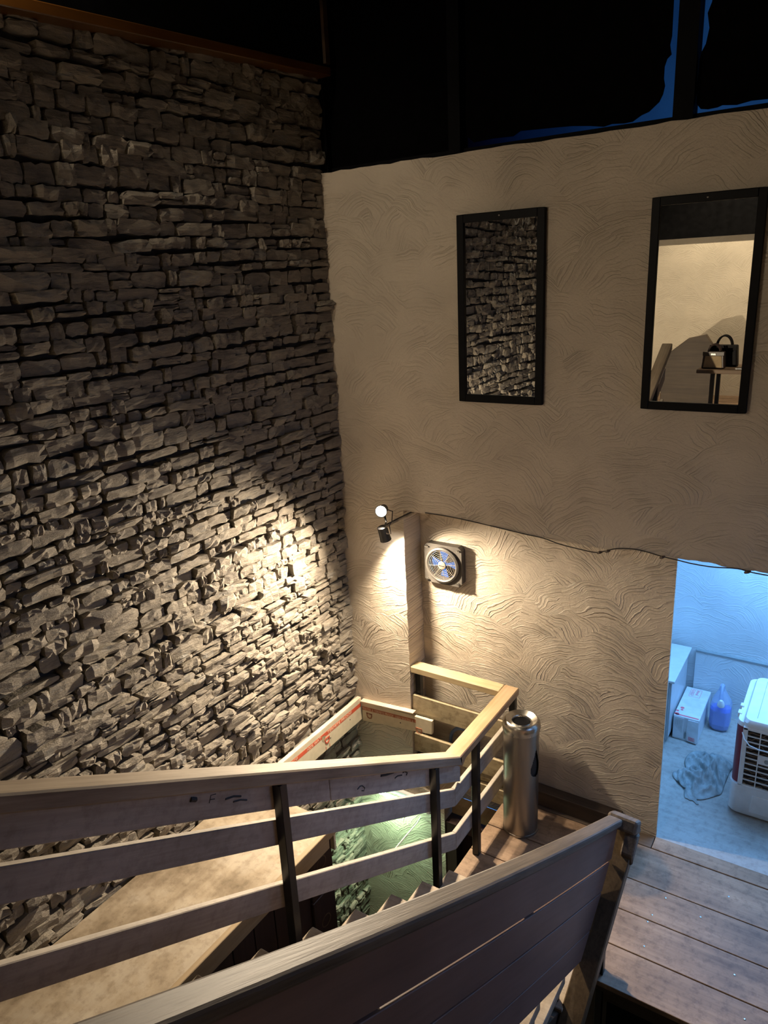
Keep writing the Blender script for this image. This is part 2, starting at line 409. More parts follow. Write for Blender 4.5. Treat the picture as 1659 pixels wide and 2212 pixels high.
# back wall: upper wall with a ragged lower lip, and the pier that runs down into the stairwell
lip = [(-2.47, 2.045), (-2.367, 2.04), (-2.25, 2.046), (-2.128, 2.048), (-1.98, 2.04), (-1.84, 2.03), (-1.70, 2.012), (-1.569, 2.006), (-1.47, 2.002), (-1.37, 2.002), (-1.26, 1.99), (-1.153, 1.988), (-1.05, 2.0), (-.94, 2.006), (-.827, 2.008), (-.73, 1.997), (-.62, 2.001), (-.524, 1.996), (-.40, 1.99), (-.31, 1.995), (-.1, 1.992), (.3, 1.996), (1.6, 2.0)]
lip2 = []
for (a, b), (c, d) in zip(lip[:-1], lip[1:]):
    for k in range(3):
        t = k/3; lip2.append((a+(c-a)*t, b+(d-b)*t+(rnd.uniform(-.004, .004) if k or a > -2.4 else 0)))
lip2.append(lip[-1])
edge = [(-2.47+rnd.uniform(-.004, .004), z) for z in np.arange(-.1, 2.0, .06)]
topj = [(x, 4.13+rnd.uniform(-.004, .004)) for x in np.arange(1.6, -2.96, -.07)]
outline = [(-3.05, -2.5), (-2.22, -2.5), (-2.22, -.13)]+edge+lip2+topj+[(-3.05, 4.13)]
me_b = MB()
def ngon_slab(pts, y0, y1, z_first=True):
    bm = bmesh.new()
    fr = [bm.verts.new((x, y0, z)) for x, z in pts]; bk = [bm.verts.new((x, y1, z)) for x, z in pts]
    f = bm.faces.new(fr); g = bm.faces.new(list(reversed(bk)))
    n = len(pts)
    for i in range(n):
        bm.faces.new((fr[i], bk[i], bk[(i+1) % n], fr[(i+1) % n]))
    bmesh.ops.recalc_face_normals(bm, faces=bm.faces)
    bmesh.ops.triangulate(bm, faces=[q for q in bm.faces if len(q.verts) > 4])
    return bm
def bm_obj(name, bm, mat, parent=None):
    me = bpy.data.meshes.new(name); bm.to_mesh(me); bm.free(); me.materials.append(M[mat])
    o = bpy.data.objects.new(name, me); COL.objects.link(o)
    if parent: o.parent = parent
    return o
struct(bm_obj('wall_back', ngon_slab(outline, YB, YR+.10), 'plaster'))
struct(obj('wall_recess', MB().box((-2.47, YR, -.25), (-.785, YR+.018, 2.06)), 'plaster'))
struct(obj('wall_recess_right', MB().box((.16, YR, -.05), (1.6, YR+.018, 2.06)), 'plaster'))
struct(obj('wall_right', MB().box((1.6, -2.4, -2.6), (1.7, 4.3, 1.7)).box((1.6, -2.4, 2.9), (1.7, 4.3, 5.5)).box((1.6, -2.4, 1.7), (1.7, 2.35, 2.9)).box((1.6, 3.45, 1.7), (1.7, 4.3, 2.9)), 'plaster_side'))
w3 = struct(obj('window_3', MB().box((1.60, 2.35, 1.7), (1.64, 2.40, 2.9)).box((1.60, 3.40, 1.7), (1.64, 3.45, 2.9)).box((1.60, 2.40, 1.7), (1.64, 3.40, 1.75)).box((1.60, 2.40, 2.85), (1.64, 3.40, 2.9)), 'black'))
obj('pane', MB().box((1.65, 2.35, 1.7), (1.655, 3.45, 2.9)), 'white_plastic', w3)
struct(obj('wall_rear', MB().box((-3.1, -2.4, 1.8), (1.7, -2.3, 3.80)), 'plaster_rear'))
struct(obj('wall_rear_upper', MB().box((-3.1, -2.4, 3.80), (1.7, -2.22, 5.5)), 'ceil'))
struct(obj('wall_rear_lower', MB().box((-3.1, -2.4, -2.6), (1.7, -2.3, 1.8)), 'ceil'))
struct(obj('ceiling', MB().box((-3.1, -2.4, 5.4), (1.7, 4.3, 5.5)), 'ceil'))
struct(obj('floor_lower', MB().box((-3.1, -2.4, -2.6), (1.7, 4.3, -2.5)), 'lower_floor'))
# upper floor under the camera, boards along X
fu = struct(obj('floor_upper', MB().box((-2.95, -2.3, 1.80), (1.6, .02, 1.875)), 'floor_dark'))
yy = -2.3
while yy < 0:
    obj('plank', MB().box((-2.94, yy+.003, 1.876), (1.59, min(yy+.25, .03)-.003, 1.90)), 'floor', fu); yy += .25

# landing floor at z = 0
fl = struct(obj('floor', MB().box((-1.755, 2.955, -.07), (1.6, 4.12, -.032)), 'skirt'))
seams = [2.94, 3.197, 3.455, 3.706, 4.016]
for a, b in zip(seams[:-1], seams[1:]):
    o = obj('plank', MB().box((-1.77, a+.003, -.032), (1.58, b-.003, rnd.uniform(-.001, .001))), 'floor', fl, bevel=.002)
obj('plank', MB().box((-1.77, 4.019, -.032), (-.79, YR-.001, 0.0)), 'floor_dark', fl, bevel=.002)
obj('threshold_board', MB().box((-.785, 4.019, -.032), (1.58, 4.13, .002)), 'floor', fl, bevel=.002)
for k, (x, y) in enumerate(((-.618, 3.66), (-.655, 3.50), (-.665, 3.44), (-.64, 3.27), (-.2, 3.33), (-.31, 3.85), (-.12, 3.1), (-.42, 3.62))):
    obj('nail', MB().lathe([(.006, .0), (.006, .0022), (.003, .003), (0, .003)], (x, y, 0), n=8), 'chrome', fl)
# joists carrying the landing, seen past the rails
for z, y0, y1 in ((-.30, 4.0, 4.08), (-.30, 3.55, 3.63), (-.30, 3.10, 3.18)):
    obj('joist', MB().box((-2.20, y0, z), (1.5, y1, z+.09)) if y0 > 3.9 else MB().box((-1.72, y0, z), (1.5, y1, z+.22)), 'ply_edge' if y0 > 3.9 else 'skirt', fl)
# dark closed doorway of the lower storey below the recess
d1 = struct(obj('door_1', MB().box((-2.22, 4.02, -2.5), (-1.0, 4.06, -.33)), 'dark_plank'))
obj('door_jamb', MB().box((-2.22, 3.925, -2.5), (-2.13, 4.02, -.33)), 'dark_plank', d1)
obj('door_head', MB().box((-2.13, 3.97, -.42), (-1.0, 4.02, -.33)), 'dark_plank', d1)
struct(obj('wall_lower_back', MB().box((-1.0, 4.0, -2.5), (1.6, 4.1, -.07)), 'ceil'))

# skirting along the recess
bb = struct(obj('baseboard_back', MB().box((-1.76, 4.045, .0005), (-1.0, YR-.001, .115)), 'skirt', bevel=.004))

# ------------------------------------------------------------------ stone wall
wl = struct(obj('wall_left', MB().box((-3.12, -2.4, -2.6), (-3.005, 4.0, 5.5)), 'mortar'))
variants = []
def stone_verts(r):
    nx, nz = 4, 3
    us = [-.5]+[(-.5+(i/(nx))) + r.uniform(-.07, .07) for i in range(1, nx)]+[.5]
    ws = [-.5]+[(-.5+(i/(nz))) + r.uniform(-.09, .09) for i in range(1, nz)]+[.5]
    tilt_u, tilt_w = r.uniform(-.22, .22), r.uniform(-.30, .30)
    cham = [r.uniform(0, .16) for _ in range(4)]; v = []
    step = r.uniform(-.4, .4); ridge = r.uniform(-.45, .45)
    for j in range(nz+1):
        for i in range(nx+1):
            u, w = us[i], ws[j]
            edge_ = (i in (0, nx)) + (j in (0, nz))
            uu = u + (r.uniform(-.03, .03) if i in (0, nx) else 0); wv = w + (r.uniform(-.10, .10) if j in (0, nz) else r.uniform(-.04, .04))
            uu = max(-.53, min(.53, uu)); wv = max(-.56, min(.56, wv))
            if edge_ == 2:
                c = cham[(i > 0)*2+(j > 0)]; uu *= 1-c; wv *= 1-c*.9
            d = 1 + tilt_u*u + tilt_w*w + r.uniform(-.09, .09) + (.16 if u > step else 0)*r.uniform(.2, 1) + (.16 if w > ridge else 0)*r.uniform(.1, .8)
            if edge_: d -= r.uniform(.03, .20)
            v.append((max(.2, d), uu, wv))
    n = len(v)
    # back ring
    ring = [i for i in range(nx+1)]+[(nx+1)*j+nx for j in range(1, nz+1)]+[(nx+1)*nz+i for i in range(nx-1, -1, -1)]+[(nx+1)*j for j in range(nz-1, 0, -1)]
    back = [(-.9, v[i][1]*.98, v[i][2]*.98) for i in ring]
    f = []
    for j in range(nz):
        for i in range(nx):
            a = j*(nx+1)+i; q = (a, a+1, a+nx+2, a+nx+1)
            if r.random() < .5: f += [(q[0], q[1], q[2]), (q[0], q[2], q[3])]
            else: f += [(q[0], q[1], q[3]), (q[1], q[2], q[3])]
    m = len(ring)
    for k in range(m):
        a, b = ring[k], ring[(k+1) % m]; c, d = n+(k+1) % m, n+k
        f += [(b, a, d), (b, d, c)]
    return v+back, f
rs = random.Random(5)
VAR = [stone_verts(rs) for _ in range(48)]
VMESH = []
for v, f in VAR:
    me = bpy.data.meshes.new('stone'); me.from_pydata(v, [], f); me.materials.append(M['stone']); me.update(); VMESH.append(me)
stones = []   # (centre y, z, w, h, depth, variant, roll)
z = -2.5; row = 0
while z < 4.70:
    h = rs.choice([.042, .05, .056, .062, .068, .075, .083])*rs.uniform(.92, 1.08)
    y = -.75+rs.uniform(0, .1)
    while y < 3.93:
        w = rs.choice([.06, .08, .095, .11, .125, .14, .16, .19, .23])*rs.uniform(.85, 1.15)
        if y+w > 3.86: w = max(.05, 3.955-y)
        wav = .012*math.sin(y*2.1+row*.7)+.008*math.sin(y*5.3+row*1.9)
        dep = rs.choice([.030, .034, .038, .042, .046, .052, .060])*rs.uniform(.9, 1.1)
        if rs.random() < .09 and w < .2 and h > .05:      # split into two thin pieces
            hh = h*rs.uniform(.4, .6)
            stones.append((y+w/2, z+hh/2+wav, w-.008, hh-.005, dep, rs.randrange(48), 0))
            stones.append((y+w/2, z+hh+(h-hh)/2+wav, w-.008, h-hh-.005, dep*rs.uniform(.7, 1.2), rs.randrange(48), 0))
        else:
            stones.append((y+w/2, z+h/2+wav, w-rs.choice([.004, .006, .010, .016, .024]), h-rs.choice([.001, .003, .006, .012]), dep, rs.randrange(48), rs.uniform(-.05, .05)))
        y += w
    z += h; row += 1
sc = []
for i, (cy, cz, w, h, dp, va, ro) in enumerate(stones):
    if cy > .9 and cz > .6:
        x_, y_, d_ = px((XL, cy, cz))
        if -10 < x_ < 770 and 40 < y_ < 1640:
            p0 = px((XL, cy-w/2, cz-h/2)); p1 = px((XL, cy+w/2, cz+h/2)); p2 = px((XL, cy-w/2, cz+h/2)); p3 = px((XL, cy+w/2, cz-h/2))
            ar = abs((p1[0]-p0[0])*(p3[1]-p2[1])-(p1[1]-p0[1])*(p3[0]-p2[0]))/2
            sc.append((ar, i))
sc.sort(reverse=True); picked = set(i for _, i in sc[:300])
rest_v, rest_f = [], []
X0 = -3.0
for i, (cy, cz, w, h, dp, va, ro) in enumerate(stones):
    if i in picked:
        o = bpy.data.objects.new('stone', VMESH[va]); COL.objects.link(o); o.parent = wl
        o.location = (X0, cy, cz); o.scale = (dp, w, h); o.rotation_euler = (ro, 0, 0)
    else:
        v, f = VAR[va]; b = len(rest_v); c_, s_ = math.cos(ro), math.sin(ro)
        for p in v:
            a, q = p[1]*w, p[2]*h
            rest_v.append((X0+p[0]*dp, cy+a*c_-q*s_, cz+a*s_+q*c_))
        rest_f += [(p+b, q+b, t+b) for p, q, t in f]
me = bpy.data.meshes.new('stonework'); me.from_pydata(rest_v, [], rest_f); me.materials.append(M['stone']); me.update()
o = bpy.data.objects.new('stonework', me); COL.objects.link(o); o.parent = wl; o['kind'] = 'stuff'

# varnished beam along the head of the stone wall, dark soffit above it
def beamz(y): return 4.53+.056*(y-1.95)
tb = MB().prism([(-.6, beamz(-.6)), (3.95, beamz(3.95)), (3.95, beamz(3.95)+.045), (-.6, beamz(-.6)+.045)], 'X', -3.0, -2.86)
struct(obj('trim_1', tb, 'gold', bevel=.004))
sf = struct(obj('ceiling_soffit', MB().prism([(-.6, beamz(-.6)+.046), (3.95, beamz(3.95)+.046), (3.95, 5.4), (-.6, 5.4)], 'X', -3.0, -2.88), 'ceil'))
obj('edge_strip', MB().box((-2.875, 3.90, 4.70), (-2.855, 3.94, 5.06)), 'brown_trim', sf)
obj('edge_strip', MB().prism([(3.30, 4.99), (3.94, 5.02), (3.94, 5.05), (3.30, 5.02)], 'X', -2.875, -2.855), 'brown_trim', sf)

# ------------------------------------------------------------------ blacked-out windows above the back wall
win = struct(obj('window_1', MB().box((-2.95, 3.99, 4.131), (1.6, 4.05, 4.16)), 'black'))
for (a, b) in ((-2.99, -2.93), (-2.10, -2.03), (-.925, -.835), (.45, .53), (1.54, 1.6)):
    obj('mullion', MB().box((a, 3.955, 4.131), (b, 4.05, 5.4)), 'black', win)
for (a, b) in ((-2.93, -2.10), (-2.03, -.925), (-.835, .45), (.53, 1.54)):
    obj('pane', MB().box((a, 4.01, 4.131), (b, 4.016, 5.4)), 'glass', win)
# peeling black film on each pane
films = [
    [(-2.93, 4.135), (-2.10, 4.135), (-2.10, 5.4), (-2.93, 5.4)],
    [(-2.015, 5.4), (-2.012, 4.6), (-2.017, 4.30), (-2.01, 4.22), (-1.97, 4.185), (-1.86, 4.19), (-1.74, 4.185), (-1.70, 4.205), (-1.5, 4.195), (-1.42, 4.19), (-1.33, 4.178), (-1.26, 4.165), (-1.22, 4.172), (-1.16, 4.166), (-1.12, 4.168), (-1.08, 4.19), (-1.045, 4.20), (-1.0, 4.235), (-.985, 4.265), (-.978, 4.30), (-.985, 4.33), (-.985, 4.38), (-.975, 4.41), (-.957, 4.425), (-.962, 4.445), (-.966, 4.465), (-.960, 4.50), (-.962, 4.7), (-.967, 5.4)],
    [(-.775, 5.4), (-.79, 4.66), (-.797, 4.60), (-.812, 4.56), (-.80, 4.50), (-.81, 4.44), (-.826, 4.41), (-.832, 4.38), (-.835, 4.25), (-.83, 4.20), (-.812, 4.178), (-.78, 4.172), (-.74, 4.174), (-.72, 4.18), (-.66, 4.172), (-.60, 4.18), (-.4, 4.17), (0, 4.16), (.45, 4.165), (.45, 5.4)],
    [(.53, 4.14), (1.54, 4.14), (1.54, 5.4), (.53, 5.4)]]
for f in films:
    bm = ngon_slab(f, 4.000, 4.006); bm_obj('film', bm, 'film', win)

# ------------------------------------------------------------------ store room beyond the doorway
sfl = struct(obj('floor_store', MB().box((-1.6, 4.131, -.06), (1.5, 5.9, .0)), 'store_floor'))
sw = struct(obj('wall_store_back', MB().box((-1.6, 5.80, -.05), (1.5, 5.9, 2.4)), 'plaster_store'))
obj('dado', MB().box((-.90, 5.765, 0), (1.49, 5.80, .525)), 'plaster_store', sw)
obj('ledge', MB().box((-.90, 5.76, .525), (1.49, 5.80, .537)), 'cab_edge', sw)
struct(obj('wall_store_left', MB().box((-1.7, 4.24, -.05), (-1.6, 5.9, 2.4)), 'plaster_store'))
struct(obj('wall_store_right', MB().box((1.45, 4.15, -.05), (1.5, 5.9, 2.4)), 'plaster_store'))
struct(obj('ceiling_store', MB().box((-1.7, 4.24, 2.3), (1.5, 4.68, 2.4)).box((-1.7, 5.56, 2.3), (1.5, 5.9, 2.4)).box((-1.7, 4.68, 2.3), (-.82, 5.56, 2.4)).box((.72, 4.68, 2.3), (1.5, 5.56, 2.4)), 'plaster_store'))
struct(obj('window_2', MB().box((-.82, 4.68, 2.34), (.72, 5.56, 2.35)), 'white_plastic'))

# low cabinet at the left end of the store
cb = thing('low_cabinet', 'low pale cabinet with a metal-edged top, behind the doorway wall', 'cabinet', (-1.26, 5.46, 0))
obj('body', MB().box((-1.58, 5.18, .05), (-.955, 5.755, .535)), 'cab', cb)
obj('top', MB().box((-1.58, 5.15, .535), (-.932, 5.758, .555)), 'cab', cb, bevel=.003)
obj('door_panel', MB().box((-1.45, 5.155, .06), (-1.0, 5.18, .525)), 'cab', cb, bevel=.003)
obj('door_edge', MB().box((-.995, 5.15, .03), (-.965, 5.18, .53)), 'cab_edge', cb, bevel=.004)
obj('plinth', MB().box((-1.55, 5.21, 0), (-.97, 5.75, .05)), 'cab_edge', cb)

# carton
ct = thing('cardboard_carton', 'battered white printed carton on the store floor beside the blue jug', 'box', (-.85, 5.5, 0))
cm = MB().box((-.943, 5.275, 0), (-.757, 5.745, .205))
co = obj('box_body', cm, 'carton', ct, bevel=.006, seg=2)
obj('flap', MB().add([(-.938, 5.272, .195), (-.863, 5.272, .195), (-.863, 5.270, .02), (-.938, 5.268, .015), (-.938, 5.276, .195), (-.863, 5.276, .195), (-.863, 5.276, .02), (-.938, 5.276, .015)], [(0, 1, 2, 3), (4, 7, 6, 5), (0, 4, 5, 1), (1, 5, 6, 2), (2, 6, 7, 3), (3, 7, 4, 0)]), 'carton', ct)
obj('torn_flap', MB().add([(-.836, 5.270, .19), (-.762, 5.270, .19), (-.757, 5.262, .10), (-.762, 5.252, .012), (-.832, 5.262, .012), (-.84, 5.266, .1), (-.836, 5.276, .19), (-.762, 5.276, .19), (-.757, 5.274, .10), (-.762, 5.272, .012), (-.832, 5.274, .012), (-.84, 5.274, .1)], [(0, 1, 2, 5), (5, 2, 3, 4), (6, 11, 8, 7), (11, 10, 9, 8), (0, 6, 7, 1), (1, 7, 8, 2), (2, 8, 9, 3), (3, 9, 10, 4), (4, 10, 11, 5), (5, 11, 6, 0)]), 'carton', ct)
obj('hand_hole', MB().add([(-.858, 5.2735, .02), (-.846, 5.2735, .02), (-.844, 5.2735, .07), (-.852, 5.2735, .085), (-.858, 5.2735, .06)], [(0, 1, 2, 3, 4)]), 'cab_edge', ct)
obj('red_band', MB().box((-.935, 5.285, .2052), (-.765, 5.30, .2058)), 'carton_red', ct)
obj('red_blob', MB().lathe([(.018, 0), (.018, .0006)], (-.925, 5.30, .2052), n=14).lathe([(.012, 0), (.012, .0006)], (-.93, 5.345, .2052), n=14).lathe([(.015, 0), (.015, .0006)], (-.905, 5.40, .2052), n=14).lathe([(.010, 0), (.010, .0006)], (-.902, 5.37, .2052), n=14), 'carton_red', ct)
fr = [(-.90, 5.60), (-.82, 5.60), (-.82, 5.72), (-.90, 5.72)]
fm = MB()
for (a, b), (c, d) in zip(fr, fr[1:]+fr[:1]):
    fm.box((min(a, c)-.0012, min(b, d)-.0012, .2052), (max(a, c)+.0012, max(b, d)+.0012, .2056))
obj('printed_frame', fm, 'carton_red', ct)
text_obj('Amul', .036, (-.857, 5.712, .2055), (0, -1, 0), (1, 0, 0), 'carton_red', ct)
text_obj('GOLD', .034, (-.892, 5.712, .2055), (0, -1, 0), (1, 0, 0), 'carton_red', ct)
fm = MB()
for k in range(9):
    fm.box((-.93+.0065*k, 5.2705, .045+.004*(k % 3)), (-.9288+.0065*k, 5.2715, .18-.006*(k % 2)))
obj('small_print', fm, 'cab_edge', ct)
fm = MB()
for k in range(4):
    fm.box((-.825, 5.2555-.0009*k+.001, .050-.008*k), (-.778+.004*(k % 2), 5.2575-.0009*k+.001, .0525-.008*k))
obj('red_print', fm, 'carton_red', ct)

# blue jug
def ring(cx, cy, hw, hd, ch, z):
    return [(cx-hw+ch, cy-hd, z), (cx+hw-ch, cy-hd, z), (cx+hw, cy-hd+ch, z), (cx+hw, cy+hd-ch, z), (cx+hw-ch, cy+hd, z), (cx-hw+ch, cy+hd, z), (cx-hw, cy+hd-ch, z), (cx-hw, cy-hd+ch, z)]
def loft(rings, cap=True):
    n = len(rings[0]); mb = MB(); vs = [p for r in rings for p in r]
    fs = [(i*n+k, i*n+(k+1) % n, (i+1)*n+(k+1) % n, (i+1)*n+k) for i in range(len(rings)-1) for k in range(n)]
    if cap: fs += [tuple(range(n-1, -1, -1)), tuple(range((len(rings)-1)*n, len(rings)*n))]
    return mb.add(vs, fs)
jx, jy = -.655, 5.58
jg = thing('liquid_jug', 'translucent plastic jug half full of bright blue liquid', 'jug', (jx, jy, 0))
obj('container', loft([ring(jx, jy, .05, .05, .02, .0), ring(jx, jy, .066, .064, .026, .022), ring(jx, jy, .074, .07, .028, .06), ring(jx, jy, .074, .07, .028, .215), ring(jx, jy, .066, .064, .03, .25), ring(jx-.004, jy+.006, .04, .045, .02, .30), ring(jx-.006, jy+.012, .022, .032, .012, .335), ring(jx-.006, jy+.014, .016, .026, .01, .375)]), 'jug', jg, bevel=.004)
obj('liquid', loft([ring(jx, jy, .046, .046, .02, .004), ring(jx, jy, .062, .060, .026, .024), ring(jx, jy, .071, .067, .028, .06), ring(jx, jy, .071, .067, .028, .178)]), 'liquid', jg)
obj('cap', MB().lathe([(.026, 0), (.030, .006), (.028, .02), (.018, .045), (.010, .06), (0, .062)], (jx+.004, jy-.05, .228), (0, -.35, 1), n=20), 'white_plastic', jg, smooth=True)
obj('handle', MB().tube([(jx-.004, jy+.01, .375), (jx-.002, jy-.02, .36), (jx, jy-.045, .32), (jx+.002, jy-.056, .28)], .011, 10), 'jug', jg, smooth=True)

# floor cloth
def cloth():
    nu, nv = 46, 64; vs = []; r = random.Random(3)
    from mathutils import noise as mn
    def halfw(t):   # outline of the crumpled rag along its length
        return .05+.13*math.sin(min(1, t*1.15)*math.pi)**.7*(1+.35*math.sin(t*9+1))
    for j in range(nv):
        t = j/(nv-1)
        cy_ = 5.19-.60*t; cx_ = -.675+.045*math.sin(t*5.2)-.02*t+.07*t*t
        for i in range(nu):
            s = i/(nu-1)*2-1
            x = cx_+s*halfw(t)*(1+.18*mn.noise(Vector((s*1.5, t*5, 2)))); y = cy_+.05*s*math.sin(t*6)+.035*mn.noise(Vector((s*2, t*6, 9)))
            ed = (1-abs(s)**3)*min(1, t*9)*min(1, (1-t)*6)
            rid = abs(mn.noise(Vector((x*17+y*9, y*7-x*6, 1.3)))); rid2 = abs(mn.noise(Vector((x*34, y*30, 5.1))))
            hgt = .006+ed*(.062*(1-rid*2.2)**2*(.5+.8*math.exp(-((t-.42)/.28)**2))+.012*(1-rid2*2))
            vs.append((x, y, max(.003, hgt)))
    fs = [(j*nu+i, j*nu+i+1, (j+1)*nu+i+1, (j+1)*nu+i) for j in range(nv-1) for i in range(nu-1)]
    return MB().add(vs, fs)
rag = obj('floor_cloth', cloth(), 'cloth', smooth=False)
for p in rag.data.polygons: p.use_smooth = True
md = rag.modifiers.new('thick', 'SOLIDIFY'); md.thickness = .002; md.offset = -1
tag(rag, 'crumpled grey cleaning cloth lying on the store floor', 'cloth')

# air cooler
ac = thing('air_cooler', 'white and maroon air cooler with a grille, beyond the doorway', 'air cooler', (-.14, 4.92, 0))
x0, x1, y0, y1 = -.446, .16, 4.60, 5.24
def rrect(x0, x1, y0, y1, r, z, n=5):
    out = []
    for cx, cy, a0 in ((x1-r, y0+r, -90), (x1-r, y1-r, 0), (x0+r, y1-r, 90), (x0+r, y0+r, 180)):
        for k in range(n+1):
            a = math.radians(a0+90*k/n); out.append((cx+r*math.cos(a), cy+r*math.sin(a), z))
    return out
obj('water_tank', loft([rrect(x0+.012, x1-.012, y0+.012, y1-.012, .05, .012), rrect(x0, x1, y0, y1, .055, .03), rrect(x0, x1, y0, y1, .055, .235)]), 'white_plastic', ac, smooth=True)
obj('tank_recess', MB().prism([(x0+.13, .045), (x1-.1, .045), (x1-.12, .185), (x0+.14, .185)], 'Y', y0-.003, y0+.01), 'white_plastic', ac, bevel=.006)
for sx in (x0+.012, x1-.052):
    for sy in (y0+.06, y1-.06): obj('foot', MB().lathe([(.02, 0), (.02, .012)], (sx+.03, sy, 0), n=12), 'ink', ac)
obj('side_shell', loft([rrect(x0+.004, x1-.004, y0+.022, y1-.004, .05, .235), rrect(x0+.004, x1-.004, y0+.022, y1-.004, .05, .655)]), 'red_plastic', ac, smooth=True)
obj('shoulder', loft([rrect(x0+.002, x1-.002, y0+.02, y1, .05, .655), rrect(x0+.008, x1-.008, y0+.026, y1-.006, .05, .683)]), 'white_plastic', ac, smooth=True)
lid = obj('lid', loft([rrect(x0+.045, x1-.045, y0-.004, y1-.03, .045, .672), rrect(x0+.042, x1-.042, y0-.006, y1-.03, .045, .70), rrect(x0+.052, x1-.052, y0+.006, y1-.04, .045, .722)]), 'white_plastic', ac, smooth=True)
obj('lid_seam', MB().box((x0+.115, y0+.05, .7215), (x0+.118, y1-.08, .7225)), 'cab_edge', lid)
obj('lid_latch', MB().box((x0+.155, y0+.24, .722), (x0+.163, y0+.31, .728)), 'board', lid)
gx0, gx1 = x0+.048, x1-.048
obj('cooling_pad', MB().box((gx0+.01, y0+.012, .24), (gx1-.01, y0+.03, .66)), 'pad', ac)
pm = MB(); rr_ = random.Random(8)
zz = .25
while zz < .655:
    xx = gx0+.015
    pts = []
    while xx < gx1-.02:
        pts.append((xx, y0+.010+rr_.uniform(-.002, .002), zz+rr_.uniform(-.012, .012))); xx += .02
    pm.tube(pts, .0035, 4, False); zz += .024
obj('pad_fluting', pm, 'table', ac)
gm = MB().box((gx0, y0-.006, .236), (gx0+.028, y0+.02, .668)).box((gx1-.028, y0-.006, .236), (gx1, y0+.02, .668)).box((gx0, y0-.006, .652), (gx1, y0+.02, .672)).box((gx0, y0-.006, .232), (gx1, y0+.02, .246))
gr = obj('grille_frame', gm, 'white_plastic', ac, bevel=.003)
for k in range(1, 10):
    zz = .246+.0406*k
    obj('grille_bar', MB().box((gx0+.02, y0-.004, zz-.0028), (gx1-.02, y0+.004, zz+.0028)), 'white_plastic', gr)
for k in range(1, 5):
    xx = gx0+(gx1-gx0)*k/5
    obj('grille_bar', MB().box((xx-.003, y0-.005, .245), (xx+.003, y0+.005, .655)), 'white_plastic', gr)
xk = gx0+(gx1-gx0)/5
kp = obj('control_plate', MB().box((xk, y0-.007, .43), (xk+(gx1-gx0)/5, y0+.002, .49)), 'white_plastic', gr, bevel=.002)
obj('knob', MB().lathe([(.014, 0), (.013, .006), (.006, .008), (0, .008)], (xk+.05, y0-.007, .46), (0, -1, 0), n=16), 'cab_edge', kp)
obj('power_cord', MB().tube([(x0+.045, y0-.004, .63), (x0+.06, y0-.028, .60), (x0+.095, y0-.036, .566), (x0+.15, y0-.034, .552), (x0+.24, y0-.03, .55), (x0+.36, y0-.02, .56)], .0045, 8), 'white_plastic', ac, smooth=True)
obj('hinge', MB().box((x0-.006, y0+.12, .655), (x0+.02, y0+.17, .69)), 'white_plastic', ac, bevel=.003)
obj('hinge', MB().box((x0-.004, y0+.21, .662), (x0+.02, y0+.25, .695)), 'white_plastic', ac, bevel=.003)

# ------------------------------------------------------------------ staircase
RISE, RUN, TY = .173, .303, 3.065
st = thing('staircase', 'open wooden stair flight with pale worn treads rising towards the viewer', 'stairs', (-1.25, 2.9, 0))
for k in range(1, 11):
    yn = TY-RUN*(k-1); zt = RISE*k
    obj('tread', MB().box((-1.715, yn-RUN-.03, zt-.045), (-.80, yn, zt)), 'tread', st, bevel=.004)
    obj('riser', MB().box((-1.66, yn-RUN+.0, zt), (-.83, yn-RUN+.018, zt+RISE-.046)), 'skirt', st)
obj('riser', MB().box((-1.66, TY-.03, .001), (-.83, TY-.012, RISE-.046)), 'skirt', st)
for xa in (-1.70, -.85):
    pts = [(TY-.03, .001), (.04, RISE*10-.25), (.04, RISE*10-.05)]
    for k in range(10, 0, -1):
        pass
    obj('stringer', MB().prism([(3.02, .001), (2.60, .001), (.04, RISE*10-.30), (.04, RISE*10-.05), (2.80, .115)], 'X', xa, xa+.035), 'skirt', st)

# ------------------------------------------------------------------ left railing (slats outside, steel posts inside)
def nos(y): return RISE+(TY-y)*RISE/RUN
YBD = 3.20                      # where the slope turns level
SL = RISE/RUN
ra = thing('stair_railing', 'slatted wooden railing with black steel posts around the stairwell', 'railing', (-1.72, 3.0, 0))
H0 = .78
zt = nos(YBD)+H0; 
def tl_(y): return .018*max(0, YBD-y)
def sloped(name, a, b, x0, x1, ya, yb, mat, bev=.003, zoff=None):
    """parallelogram board following the stair between y=ya and yb; a,b = height band above the nosing line"""
    return obj(name, MB().prism([(ya, nos(ya)+a+tl_(ya)), (yb, nos(yb)+a+tl_(yb)), (yb, nos(yb)+b+tl_(yb)), (ya, nos(ya)+b+tl_(ya))], 'X', x0, x1), mat, ra, bevel=bev)
HX0, HX1 = -1.785, -1.685
sloped('handrail', H0-.062, H0, HX0, HX1, .0, YBD+.0, 'rail', .006)
zl = nos(YBD)+H0               # level handrail top
LT = zl+.012
obj('handrail', MB().prism([(YBD-.005, LT-.085), (YBD+.045, LT-.052), (3.925, LT-.052), (4.02, LT-.052), (4.02, LT), (YBD-.03, LT)], 'X', HX0, HX1), 'rail_orange', ra, bevel=.005)
obj('handrail', MB().box((-2.468, 3.925, LT-.05), (HX0-.001, 4.02, LT-.001)), 'rail_x', ra, bevel=.005)
SX0, SX1 = -1.765, -1.737
# wide top board in two lengths, then two slats
s_a = sloped('slat', .585, H0-.066, SX0, SX1, .0, 2.07, 'slat')
s_b = sloped('slat', .585, H0-.066, SX0, SX1, 2.073, 3.27, 'slat')
